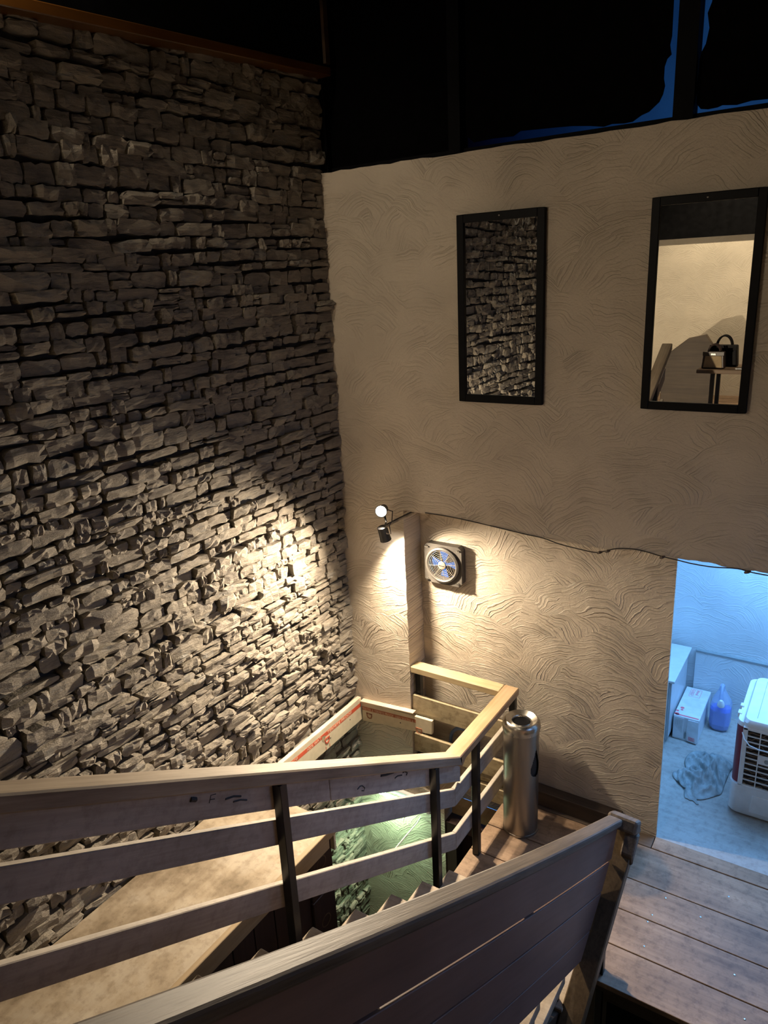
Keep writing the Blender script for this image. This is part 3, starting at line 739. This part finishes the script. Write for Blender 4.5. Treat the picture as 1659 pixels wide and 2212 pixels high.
# pen marks and knots on the wide top boards
def mark(par, pts, r): obj('pen_mark', MB().tube([(SX1+.0004, a, b) for a, b in pts], r, 6), 'ink', par)
mark(s_a, [(1.342, 1.866), (1.352, 1.860), (1.364, 1.851)], .009)
mark(s_a, [(1.418, 1.798), (1.430, 1.822), (1.452, 1.812)], .0016); mark(s_a, [(1.424, 1.808), (1.444, 1.797)], .0016)
mark(s_a, [(1.491, 1.763), (1.53, 1.748), (1.5636, 1.725)], .004); mark(s_a, [(1.525, 1.728), (1.56, 1.712), (1.590, 1.690)], .0035)
mark(s_b, [(2.455, 1.222), (2.50, 1.197), (2.566, 1.169)], .006); mark(s_b, [(2.575, 1.128), (2.60, 1.124), (2.64, 1.103)], .0035)
mark(s_b, [(2.65, 1.112), (2.665, 1.108), (2.690, 1.085), (2.68, 1.075)], .004)
mark(s_b, [(2.264, 1.275), (2.285, 1.277), (2.301, 1.270), (2.320, 1.245), (2.312, 1.234), (2.296, 1.246)], .003)
sloped('slat', .415, .535, SX0, SX1, .0, YBD, 'slat')
sloped('slat', .105, .225, SX0, SX1, .0, YBD, 'slat')
zA = nos(YBD)+.415; zB = nos(YBD)+.105
obj('slat', MB().box((SX0, YBD+.001, zA), (SX1, 3.93, zA+.12)), 'slat_level', ra, bevel=.003)
obj('slat', MB().box((SX0, YBD+.001, zB), (SX1, 3.93, zB+.12)), 'slat_level', ra, bevel=.003)
# cross slats along the recess
obj('slat', MB().box((-2.468, 3.937, .50), (-1.72, 3.965, .655)), 'slat_x', ra, bevel=.003)
obj('slat', MB().box((-2.468, 3.937, .19), (-1.72, 3.965, .335)), 'slat_x', ra, bevel=.003)
obj('slat', MB().box((-1.96, 3.937, -.02), (-1.70, 3.965, .10)), 'slat_x', ra, bevel=.003)
obj('ledge_board', MB().box((-2.05, 3.97, .10), (-1.72, 4.10, .13)), 'slat_x', ra, bevel=.003)
# steel posts
for y_ in (.45, 1.745, 2.93):
    obj('post', MB().box((-1.736, y_-.02, nos(y_)-.16), (-1.694, y_+.02, nos(y_)+H0-.06+tl_(y_))), 'steel_black', ra, bevel=.002)
obj('post', MB().box((-1.736, 3.41, .0005), (-1.694, 3.45, LT-.05)), 'steel_black', ra, bevel=.002)
obj('post', MB().box((-1.736, 3.966, .0005), (-1.694, 4.006, LT-.05)), 'steel_black', ra, bevel=.002)
obj('post', MB().box((-2.455, 3.966, -.12), (-2.415, 4.006, LT-.05)), 'steel_black', ra, bevel=.002)

# ------------------------------------------------------------------ right balustrade: boarded panel tilted with the stairs
T = Vector((-.75, 3.0, .943))
def sag(u): return .030*max(0.0, 1-((u+1.7)/1.75)**2)
U = Vector((0, .8564, -.5163)).normalized(); V = Vector((-.0435, -.5159, -.8556)); V = (V-U*V.dot(U)).normalized(); Wn = U.cross(V).normalized()
if Wn.x > 0: Wn = -Wn          # Wn points away from the camera (-X)
bal = thing('boarded_balustrade', 'dark boarded stair balustrade with a thick worn handrail in the foreground', 'balustrade', (-.79, 2.6, 0))
LEN = -3.6
def sweep(name, ends, v, w, mat, bev=.004, seg=1):
    n = 16; vs = []
    for k in range(n+1):
        t = k/n
        for j, b in ((0, w[0]), (1, w[0]), (1, w[1]), (0, w[1])):
            u = ends[0]+(ends[1+j]-ends[0])*t
            vs.append(T+U*u+V*(v[j]+sag(u))+Wn*b)
    fs = [(k*4+i, k*4+(i+1) % 4, k*4+4+(i+1) % 4, k*4+4+i) for k in range(n) for i in range(4)]+[(3, 2, 1, 0), (n*4, n*4+1, n*4+2, n*4+3)]
    return obj(name, MB().add(vs, fs), mat, bal, bevel=bev, seg=seg)
def fb(name, u, v, w, mat, bev=.004, seg=1, parent=None):
    return obj(name, MB().frame_box(T, U, V, Wn, u, v, w), mat, parent or bal, bevel=bev, seg=seg)
def uL(v): return .118-.355*v   # leaning end of the boards
def fprism(name, uv, w, mat, bev=.004):
    n = len(uv); vs = [T+U*a+V*b+Wn*w[0] for a, b in uv]+[T+U*a+V*b+Wn*w[1] for a, b in uv]
    fs = [tuple(range(n)), tuple(range(2*n-1, n-1, -1))]+[(i, i+n, (i+1) % n+n, (i+1) % n) for i in range(n)]
    return obj(name, MB().add(vs, fs), mat, bal, bevel=bev)
sweep('handrail', (LEN, .004, .004), (-.038, -.002), (-.020, .050), 'dark_rail', .009, 2)
vb = [0.0, .175, .313, .476, .602]; gp = [.010, .005, .003, .0]
for a, b, g_ in zip(vb[:-1], vb[1:], gp):
    sweep('board', (LEN, min(uL(a), .03)-.004, min(uL(b), .06)-.004), (a+.001, b-g_), (.0, .022), 'panel', .002)
fprism('end_beam', [(uL(.0), .0), (uL(.0)+.075, .0), (uL(1.24)+.075, 1.24), (uL(1.24), 1.24)], (-.078, .0235), 'beam', .005)
fb('end_cap', (.006, .105), (-.050, .018), (-.088, .056), 'dark_rail', .014, 2)
fprism('end_cap', [(.06, .018), (.13, .018), (.10, .17), (.055, .12)], (-.090, -.03), 'dark_rail', .006)
for uu in (-1.1, -2.2):
    fb('stud', (uu-.04, uu+.04), (.0, .85), (.0225, .06), 'beam', .004)
obj('steel_post', MB().box((-.81, 2.985, -1.2), (-.775, 3.02, .30)), 'steel_black', bal, bevel=.002)

# ------------------------------------------------------------------ ash bin
bx, by = -1.572, 3.79
BR, BH = .112, .828
ab = thing('ash_bin', 'tall brushed steel ashtray bin standing on the landing', 'bin', (bx, by, 0))
# body: cylinder wall with a teardrop opening on the right-hand side
def bin_body():
    n, m = 144, 120; bm = bmesh.new(); grid = []
    a_c = math.radians(-12); zc = .535
    for j in range(m+1):
        z_ = .012+(BH-.07-.012)*j/m
        grid.append([bm.verts.new((bx+BR*math.cos(2*math.pi*i/n), by+BR*math.sin(2*math.pi*i/n), z_)) for i in range(n)])
    def inside(a, z_):
        da = (a-a_c+math.pi) % (2*math.pi)-math.pi; s = da*BR; t = z_-zc
        wd = .046*math.sqrt(max(0, 1-((t+.03)/.055)**2)) if t < -.0 else .040*max(0, 1-t/.12)**1.1
        return abs(s) < wd and -.085 < t < .115
    for j in range(m):
        for i in range(n):
            a = 2*math.pi*(i+.5)/n; z_ = .012+(BH-.07-.012)*(j+.5)/m
            if inside(a, z_): continue
            bm.faces.new((grid[j][i], grid[j][(i+1) % n], grid[j+1][(i+1) % n], grid[j+1][i]))
    for f in bm.faces: f.smooth = True
    return bm
bm = bin_body()
off = ab.location
for v in bm.verts: v.co -= off
bd = bm_obj('body', bm, 'steel', ab)
obj('inner_liner', MB().lathe([(BR-.012, .02), (BR-.012, BH-.08)], (bx, by, 0), n=40), 'ink', ab, smooth=True)
obj('base_ring', MB().lathe([(BR-.02, 0), (BR+.003, 0), (BR+.003, .016), (BR-.01, .018)], (bx, by, 0), n=48), 'chrome_dull', ab, smooth=True)
obj('lid_rim', MB().lathe([(BR-.004, BH-.075), (BR+.006, BH-.072), (BR+.008, BH-.05), (BR+.006, BH-.022), (BR-.006, BH-.006), (BR-.014, BH-.002), (BR-.020, BH-.006), (.066, BH-.022), (.060, BH-.016), (.056, BH-.022), (.054, BH-.06), (.050, BH-.06)], (bx, by, 0), n=56), 'chrome', ab, smooth=True)
obj('ash_bowl', MB().lathe([(.0535, BH-.026), (.052, BH-.10), (.03, BH-.115), (0, BH-.117)], (bx, by, 0), n=36), 'black', ab, smooth=True)

# ------------------------------------------------------------------ printed boards fixed on the walls at the old floor level
zt_, zb_ = .525, .345
b1 = thing('printed_board', 'cream printed board running along the stone wall, its red stripe lettered', 'board', (-2.905, 3.3, zb_))
obj('panel', MB().box((-2.915, 2.72, zb_), (-2.893, 3.893, zt_)), 'board', b1, bevel=.002)
obj('top_edge', MB().box((-2.925, 2.72, zt_+.0005), (-2.893, 3.893, zt_+.006)), 'board_edge', b1)
xs = -2.8925
obj('stripe', MB().box((xs-.0008, 2.73, .458), (xs, 3.885, .490)), 'stamp_red', b1)
for yy_ in (3.895-.60, 3.895-1.16, ):
    pass
text_obj('TERMITE PROOF', .033, (xs+.0006, 3.47, .4625), (0, 1, 0), (0, 0, 1), 'stamp_pale', b1, stretch=1.22)
text_obj('100% WAT', .033, (xs+.0006, 3.235, .4625), (0, 1, 0), (0, 0, 1), 'stamp_pale', b1, stretch=1.02)
text_obj('WATER & TERMITE PROOF', .033, (xs+.0006, 2.74, .4625), (0, 1, 0), (0, 0, 1), 'stamp_pale', b1, stretch=1.02)
text_obj('D', .078, (xs+.0006, 3.435, .448), (0, 0, -1), (0, 1, 0), 'stamp_red', b1, outline=.0022)
obj('letter_stroke', MB().box((xs, 3.44, .350), (xs+.001, 3.444, .378)), 'stamp_red', b1)
obj('letter_stroke', MB().box((xs, 3.484, .350), (xs+.001, 3.488, .378)), 'stamp_red', b1)
for y_, z_ in ((3.74, .425), (3.14, .43), (3.02, .37), (3.50, .415)):
    obj('nail', MB().lathe([(.005, 0), (.005, .001), (0, .001)], (xs, y_, z_), (1, 0, 0), n=8), 'ink', b1)
obj('gouge', MB().add([(xs+.0005, 3.405, .478), (xs+.0005, 3.445, .47), (xs+.002, 3.44, .445), (xs+.0005, 3.425, .425), (xs+.0005, 3.41, .44)], [(0, 1, 2, 3, 4)]), 'slat_x', b1)

b2 = thing('printed_board', 'stained cream board across the white pier, its faded red stripe lettered', 'board', (-2.6, 3.905, .36))
obj('panel', MB().prism([(-2.89, .33), (-2.29, .405), (-2.285, .515), (-2.89, .50)], 'Y', 3.893, 3.918), 'board', b2, bevel=.002)
obj('top_edge', MB().prism([(-2.89, .501), (-2.43, .541), (-2.43, .547), (-2.89, .508)], 'Y', 3.875, 3.919), 'board_edge', b2)
ys = 3.8925
sl2 = (.46-.44)/(.6)
def on2(x): return (x, ys, .447+(x+2.89)*.072)
Ud = Vector((1, 0, .055)).normalized(); Vd = Vector((-.055, 0, 1)).normalized()
obj('stripe', MB().prism([(-2.888, .428), (-2.42, .460), (-2.42, .488), (-2.888, .456)], 'Y', ys-.0008, ys), 'stamp_fade', b2)
text_obj('WATER & TERMITE PROOF  100% WATER &', .028, (-2.885, ys-.0012, .433), Ud, Vd, 'board_edge', b2, stretch=.83)
text_obj('D', .072, (-2.85, ys-.0012, .418), (0, 0, -1), (1, 0, 0), 'stamp_fade', b2, outline=.0018)
text_obj('D', .075, (-2.42, ys-.0012, .43), (0, 0, -1), (1, 0, 0), 'stamp_fade', b2, outline=.0018)
for x_, z_ in ((-2.845, .41), (-2.55, .42)):
    obj('nail', MB().lathe([(.005, 0), (.005, .001), (0, .001)], (x_, ys-.001, z_), (0, -1, 0), n=8), 'ink', b2)

# ------------------------------------------------------------------ plywood platform below the railing
PZ = .545
pf = thing('plywood_platform', 'pale stained plywood platform against the stone wall below the railing', 'platform', (-2.6, 2.0, PZ-.1))
obj('top', MB().box((-2.935, -.5, PZ-.022), (-2.262, 2.705, PZ)), 'ply', pf)
obj('edge_lip', MB().box((-2.268, -.5, PZ-.055), (-2.238, 2.71, PZ+.004)), 'ply_edge', pf, bevel=.003)
obj('lower_rail', MB().box((-2.30, -.5, PZ-.15), (-2.268, 2.66, PZ-.055)), 'ply_edge', pf, bevel=.003)
obj('end_fascia', MB().box((-2.93, 2.695, PZ-.19), (-2.262, 2.71, PZ-.022)), 'board', pf)
yk = .35
while yk < 2.66:
    obj('plank', MB().box((-2.335, yk+.003, -2.5), (-2.31, min(yk+.155, 2.66)-.003, PZ-.06)), 'dark_plank', pf, bevel=.002); yk += .155
for zk in (-.75, -.30, .12):
    obj('facing_panel', MB().box((-2.308, 2.50, zk), (-2.29, 2.70, zk+.41)), 'dark_plank', pf, bevel=.004)
    obj('round_stamp', MB().lathe([(.042, 0), (.042, .001), (.036, .001), (.036, 0)], (-2.29, 2.60, zk+.21), (1, 0, 0), n=22, closed=True), 'beam', pf)
obj('end_wall', MB().box((-2.93, 2.66, -2.5), (-2.31, 2.695, PZ-.2)), 'dark_plank', pf)

# ------------------------------------------------------------------ lower storey: fluorescent tube, conduit
tl = thing('tube_light', 'greenish fluorescent tube glowing in the stairwell below the rails', 'lamp', (-2.64, 3.86, -.24))
tz = -.245
obj('batten', MB().box((-2.93, 3.885, tz+.02), (-2.30, 3.919, tz+.06)), 'white_plastic', tl, bevel=.004)
obj('tube', MB().tube([(-2.90, 3.868, tz), (-2.33, 3.868, tz)], .013, 12), 'tube', tl, smooth=True)
for x_ in (-2.91, -2.32):
    obj('end_cap', MB().box((x_-.012, 3.855, tz-.016), (x_+.012, 3.90, tz+.03)), 'white_plastic', tl)
tla = bpy.data.lights.new('tube_glow', 'AREA'); tla.shape = 'RECTANGLE'; tla.size = .55; tla.size_y = .03; tla.energy = 12; tla.color = (.60, 1.0, .62)
tlo = bpy.data.objects.new('tube_glow', tla); COL.objects.link(tlo); tlo.parent = tl
aim(tlo, Vector((-2.62, 3.845, tz-.02))-tl.location, Vector((-2.55, 3.80, tz-.6))-tl.location)
cd = obj('wall_conduit', MB().tube([(-2.42, 3.91, -.366), (-2.415, 3.85, -.372), (-2.42, 3.6, -.375), (-2.42, 3.42, -.375)], .005, 8), 'conduit', smooth=True)
tag(cd, 'thin white conduit crossing the green-lit stairwell below the railing', 'pipe')

# ------------------------------------------------------------------ mirrors
def mirror(label, xa, xb, za, zb, fw):
    t = thing('wall_mirror', label, 'mirror', ((xa+xb)/2, 3.91, (za+zb)/2), 'framed mirrors on the back wall')
    yf = 3.888
    obj('frame', MB().box((xa, yf, za), (xa+fw, 3.919, zb)).box((xb-fw, yf, za), (xb, 3.919, zb)).box((xa+fw, yf, za), (xb-fw, 3.919, za+fw)).box((xa+fw, yf, zb-fw), (xb-fw, 3.919, zb)), 'frame', t, bevel=.002)
    obj('glass', MB().box((xa+fw-.002, 3.902, za+fw-.002), (xb-fw+.002, 3.908, zb-fw+.002)), 'mirror', t)
    obj('hook', MB().lathe([(.004, 0), (.004, .003), (0, .004)], ((xa+xb)/2, yf, zb-.02), (0, -1, 0), n=8), 'chrome', t)
    return t
mirror('black-framed mirror reflecting the stone wall', -2.026, -1.513, 2.79, 3.815, .042)
mirror('black-framed mirror reflecting a pale wall and handbags on a table', -.978, -.481, 2.80, 3.808, .038)

# ------------------------------------------------------------------ twin spotlight
lp = thing('twin_spotlight', 'twin spotlight on a wooden arm in the corner, one head glaring outwards', 'lamp', (-2.46, 3.9, 2.0))
arm0, arm1 = Vector((-2.405, 3.95, 2.028)), Vector((-2.525, 3.775, 1.965))
obj('arm', MB().tube([arm0, arm1], .0105, 8), 'slat_x', lp)
H2 = Vector((-2.54, 3.785, 1.915)); D2 = Vector((.10, .20, -.9)).normalized()
hd = obj('lamp_head', MB().lathe([(0, -.055), (.020, -.055), (.033, -.048), (.034, .0), (.036, .03), (.038, .05), (.033, .05), (.031, .03)], H2, D2, n=24), 'steel_black', lp, smooth=True)
obj('lens', MB().lathe([(.032, .044), (.02, .050), (0, .052)], H2, D2, n=24), 'lens', hd, smooth=True)
H1 = Vector((-2.535, 3.755, 2.075)); D1 = Vector((.30, -.85, .05)).normalized()
hd1 = obj('lamp_head', MB().lathe([(0, -.085), (.018, -.085), (.030, -.075), (.034, -.02), (.040, .0), (.036, .0), (.034, -.01)], H1, D1, n=24), 'steel_black', lp, smooth=True)
obj('lens', MB().lathe([(.036, -.006), (.030, .006), (.016, .012), (0, .014)], H1, D1, n=24), 'lens', hd1, smooth=True)
obj('bracket', MB().tube([H1-D1*.06, H1+Vector((.03, .01, -.07)), arm1], .006, 8), 'steel_black', lp)
obj('cable', MB().tube([H1-D1*.08, H1+Vector((.05, .06, -.01)), H1+Vector((.055, .04, -.07)), arm1+Vector((.03, .01, .01)), arm1+Vector((.045, .0, -.04)), arm1+Vector((.02, -.005, -.045)), H2-D2*.05], .0035, 6), 'cable', lp, smooth=True)
obj('cable', MB().tube([arm1+Vector((.0, 0, .012)), (arm0+arm1)/2+Vector((0, 0, .014)), arm0+Vector((.0, -.01, .014))], .0032, 6), 'cable', lp, smooth=True)
spot('flood_head_light', H1+D1*.02, H1+D1*.02+Vector((.10, -.83, -.54)), 620, 150, 1.0, WARM, .03, lp)
spot('down_head_light', H2+D2*.058, H2+D2*.058+Vector((.50, .02, -.80)), 175, 150, .8, WARM, .03, lp)

# ------------------------------------------------------------------ extractor fan
fx, fz, yw = -2.268, 1.638, YR
fn = thing('extractor_fan', 'grey square extractor fan with a round grille set in the plaster wall', 'fan', (fx, yw, fz))
FW = .142
def fan_plate():
    # square plate with slightly bowed sides and a round opening
    n = 64; outer = []; inner = []
    for k in range(n):
        a = 2*math.pi*k/n; c, s = math.cos(a), math.sin(a)
        r = min(FW*1.0/max(abs(c), abs(s)), FW*1.30)
        r = min(r, .166+.02*abs(math.sin(2*a)))
        outer.append((r*c, r*s)); inner.append((.112*c, .112*s))
    v = []; f = []
    for y_ in (yw-.055, yw-.0): v += [(fx+p[0], y_, fz+p[1]) for p in outer]+[(fx+p[0], y_, fz+p[1]) for p in inner]
    for k in range(n):
        k2 = (k+1) % n
        f += [(k, k2, n+k2, n+k), (2*n+k, 3*n+k, 3*n+k2, 2*n+k2), (k, 2*n+k, 2*n+k2, k2), (n+k, n+k2, 3*n+k2, 3*n+k)]
    return MB().add(v, f)
obj('mounting_plate', fan_plate(), 'gunmetal', fn)
obj('outer_ring', MB().lathe([(.112, 0), (.128, .0), (.126, .016), (.114, .022), (.106, .016), (.106, 0)], (fx, yw-.055, fz), (0, -1, 0), n=56, closed=True), 'gunmetal', fn, smooth=True)
g = obj('grille_hub', MB().lathe([(.030, 0), (.030, .006), (.026, .009), (0, .009)], (fx, yw-.066, fz), (0, -1, 0), n=32), 'fan_pale', fn, smooth=True)
text_obj('Panasonic', .0105, (fx, yw-.0758, fz-.004), (1, 0, 0), (0, 0, 1), 'ink', g, align='CENTER')
for r_ in (.042, .054, .066, .078, .090, .101):
    obj('grille_ring', MB().lathe([(r_-.001, 0), (r_+.001, 0), (r_+.001, .0025), (r_-.001, .0025)], (fx, yw-.066, fz), (0, -1, 0), n=48, closed=True), 'fan_pale', fn)
for k in range(8):
    a = math.radians(45*k+8)
    obj('grille_spoke', MB().tube([(fx+.026*math.cos(a), yw-.0655, fz+.026*math.sin(a)), (fx+.110*math.cos(a), yw-.0655, fz+.110*math.sin(a))], .0018, 6), 'fan_pale', fn)
for k in range(4):
    a0 = math.radians(90*k+20)
    vs = []
    for j in range(7):
        a = a0+math.radians(48)*j/6; tw = .014*(j/6-.5)
        vs += [(fx+.02*math.cos(a), yw-.030+tw*.4, fz+.02*math.sin(a)), (fx+.102*math.cos(a), yw-.030+tw, fz+.102*math.sin(a))]
    nv = len(vs); vs += [(x, y+.002, z_) for x, y, z_ in vs]
    f = [(2*j, 2*j+1, 2*j+3, 2*j+2) for j in range(6)]+[(nv+2*j, nv+2*j+2, nv+2*j+3, nv+2*j+1) for j in range(6)]
    obj('blade', MB().add(vs, f), 'void', fn)
glow_m = emit('daylight_behind_fan', (.10, .32, .95), .8); glow_m.node_tree.nodes['Principled BSDF'].inputs['Base Color'].default_value = (.01, .01, .012, 1)
obj('duct_glow', MB().lathe([(.108, 0), (.108, .003)], (fx, yw-.004, fz), (0, -1, 0), n=40), glow_m, fn)
for sx_, sz_ in ((-1, -1), (1, -1), (1, 1), (-1, 1)):
    obj('wing_bolt', MB().lathe([(.007, 0), (.007, .01), (.004, .016), (0, .016)], (fx+.118*sx_, yw-.055, fz+.118*sz_), (0, -1, 0), n=10).box((fx+.118*sx_-.013, yw-.069, fz+.118*sz_-.003), (fx+.118*sx_+.013, yw-.064, fz+.118*sz_+.003)), 'chrome_dull', fn)

# ------------------------------------------------------------------ loose wire along the ragged lip, blue hose
def lipx(x, dz=0, dy=-.006): return (x, YB+dy, 2.0+dz)
wp = [(-2.30, YB-.004, 2.05), (-2.1, YB-.004, 2.047), (-1.84, YB-.004, 2.028), (-1.62, YB-.005, 2.008), (-1.50, YB-.005, 2.0), (-1.40, YB-.012, 1.982), (-1.30, YB-.014, 1.972), (-1.19, YB-.014, 1.965), (-1.14, YB-.012, 1.978), (-1.07, YB-.006, 2.004), (-.99, YB-.006, 2.016), (-.92, YB-.006, 2.014), (-.83, YB-.006, 2.0), (-.74, YB-.008, 1.992), (-.66, YB-.010, 1.985), (-.56, YB-.010, 1.985), (-.45, YB-.006, 1.995), (-.36, YB-.006, 1.985), (-.1, YB-.006, 1.98)]
def smooth_path(pts, k=4):
    pts = [Vector(p) for p in pts]; out = []
    for i in range(len(pts)-1):
        p0, p1, p2, p3 = pts[max(i-1, 0)], pts[i], pts[i+1], pts[min(i+2, len(pts)-1)]
        for j in range(k):
            t = j/k; out.append(.5*((2*p1)+(-p0+p2)*t+(2*p0-5*p1+4*p2-p3)*t*t+(-p0+3*p1-3*p2+p3)*t**3))
    out.append(pts[-1]); return out
wr = thing('loose_wire', 'thin dark wire drooping along the ragged edge above the doorway', 'wire', (-1.2, YB, 2.0))
obj('wire', MB().tube(smooth_path(wp), .0032, 6), 'cable', wr, smooth=True)
for (x, z_, s_) in ((-1.16, 1.966, .014), (-1.115, 1.982, .013), (-.82, 1.995, .013), (-.40, 1.985, .015)):
    obj('tape_joint', MB().tube([(x-s_, YB-.012, z_-.004), (x, YB-.014, z_+.003), (x+s_, YB-.011, z_+.008)], [.006, .009, .005], 7), 'skirt', wr)
hs = obj('hose_loop', MB().tube(smooth_path([(-2.245, 4.09, .15), (-2.24, 4.075, .26), (-2.215, 4.06, .35), (-2.165, 4.06, .40), (-2.105, 4.07, .39), (-2.06, 4.08, .33), (-2.05, 4.09, .2)]), .013, 10), 'hose', smooth=True)
tag(hs, 'blue-grey hose looping behind the cross slats of the railing', 'hose')

# ------------------------------------------------------------------ upper floor things seen in the mirror
tbx, tby, tbz = -1.18, -.72, 2.45
tt = thing('side_table', 'wooden table on the upper floor reflected in the mirror', 'table', (tbx, tby, 1.90))
obj('table_top', MB().box((-1.53, -.98, tbz-.04), (-.75, -.46, tbz)), 'table', tt, bevel=.004)
for x_, y_ in ((-1.38, -.90), (-1.38, -.54), (-.86, -.90), (-.86, -.54)):
    obj('leg', MB().box((x_-.02, y_-.02, 1.9005), (x_+.02, y_+.02, tbz-.04)), 'steel_black', tt, bevel=.002)
def bag(label, cx, cy, w, d, h, mat, front):
    t = thing('handbag', label, 'handbag', (cx, cy, tbz), 'handbags on the table')
    z0 = tbz+.0005
    obj('body', MB().prism([(cx-w/2, z0), (cx+w/2, z0), (cx+w*.44, z0+h), (cx-w*.44, z0+h)], 'Y', cy-d/2, cy+d/2), mat, t, bevel=.012, seg=2)
    obj('flap', MB().box((cx-w*.46, cy+d/2, z0+h*.78), (cx+w*.46, cy+d/2+.012, z0+h*1.02)), mat, t, bevel=.003)
    if front:
        obj('front_panel', MB().prism([(cx-w*.40, z0+.012), (cx+w*.40, z0+.012), (cx+w*.34, z0+h*.76), (cx-w*.34, z0+h*.76)], 'Y', cy+d/2+.0005, cy+d/2+.008), front, t)
        obj('clasp', MB().box((cx-.022, cy+d/2+.013, z0+h*.83), (cx+.022, cy+d/2+.02, z0+h*.92)), 'chrome', t)
    for yy_ in (-d*.3, d*.3):
        pts = [(cx+w*.26*math.cos(a), cy+yy_, z0+h*.92+h*.52*math.sin(a)) for a in np.linspace(math.pi, 0, 15)]
        obj('handle', MB().tube(pts, .0085, 8), mat, t, smooth=True)
    return t
bag('small dark handbag with a tan front panel and metal clasp', -1.39, -.60, .225, .11, .17, 'leather_dark', 'tan')
bag('larger plain black handbag behind the tan-fronted one', -1.33, -.79, .29, .13, .22, 'leather_black', None)
ph = thing('phone', 'flat pale phone lying at the table edge beside the handbags', 'phone', (-1.10, -.55, tbz))
obj('case', MB().box((-1.17, -.59, tbz+.0005), (-1.03, -.51, tbz+.012)), 'white_plastic', ph, bevel=.004)
obj('screen', MB().box((-1.163, -.585, tbz+.0122), (-1.037, -.515, tbz+.0132)), 'ink', ph)
sp_ = obj('sloped_panel', MB().prism([(-1.95, 1.9005), (-1.50, 1.9005), (-1.50, 2.60), (-1.60, 2.74), (-1.78, 2.70), (-2.05, 2.48), (-2.05, 1.9005)], 'Y', -1.30, -1.22), 'skirt', bevel=.006)
tag(sp_, 'dark sloping stair panel on the upper floor reflected in the mirror', 'panel')

# ------------------------------------------------------------------ lamps outside the view, the one above the stairs added as fill
def can_lamp(label, loc, target, power, size, blend, rad=.05, group='ceiling spotlights'):
    t = thing('ceiling_spotlight', label, 'lamp', loc, group)
    d = (Vector(target)-Vector(loc)).normalized(); P = Vector(loc)
    obj('can', MB().lathe([(0, -.14), (.05, -.14), (.055, -.12), (.055, .0), (.048, .0), (.048, -.02)], P, d, n=24), 'steel_black', t, smooth=True)
    obj('lens', MB().lathe([(.046, -.02), (0, -.018)], P, d, n=24), 'lens', t)
    obj('stem', MB().tube([P-d*.12, (P.x, P.y, 5.39)], .012, 8), 'steel_black', t)
    spot('spot_beam', P+d*.01, target, power, size, blend, WARM, rad, t)
    return t
can_lamp('black ceiling spotlight added as weak fill above the staircase', (-1.42, .38, 4.95), (-.75, 3.3, 0), 45, 46, .5, .035)  # added weak fill for stairs and landing; the twin spotlight casts the floor shadows
can_lamp('black ceiling spotlight beside the stone wall, turned to the back wall', (-2.84, -1.5, 4.0), (-1.0, 3.92, 3.30), 135, 56, .9, .06)
can_lamp('black ceiling spotlight washing the rear wall', (-1.3, -.75, 5.1), (-1.3, -2.3, 2.9), 260, 95, .7, .05)
can_lamp('black ceiling spotlight close to the varnished beam', (-2.78, 1.45, 4.92), (-2.87, 2.15, 4.55), 45, 62, .9, .03)
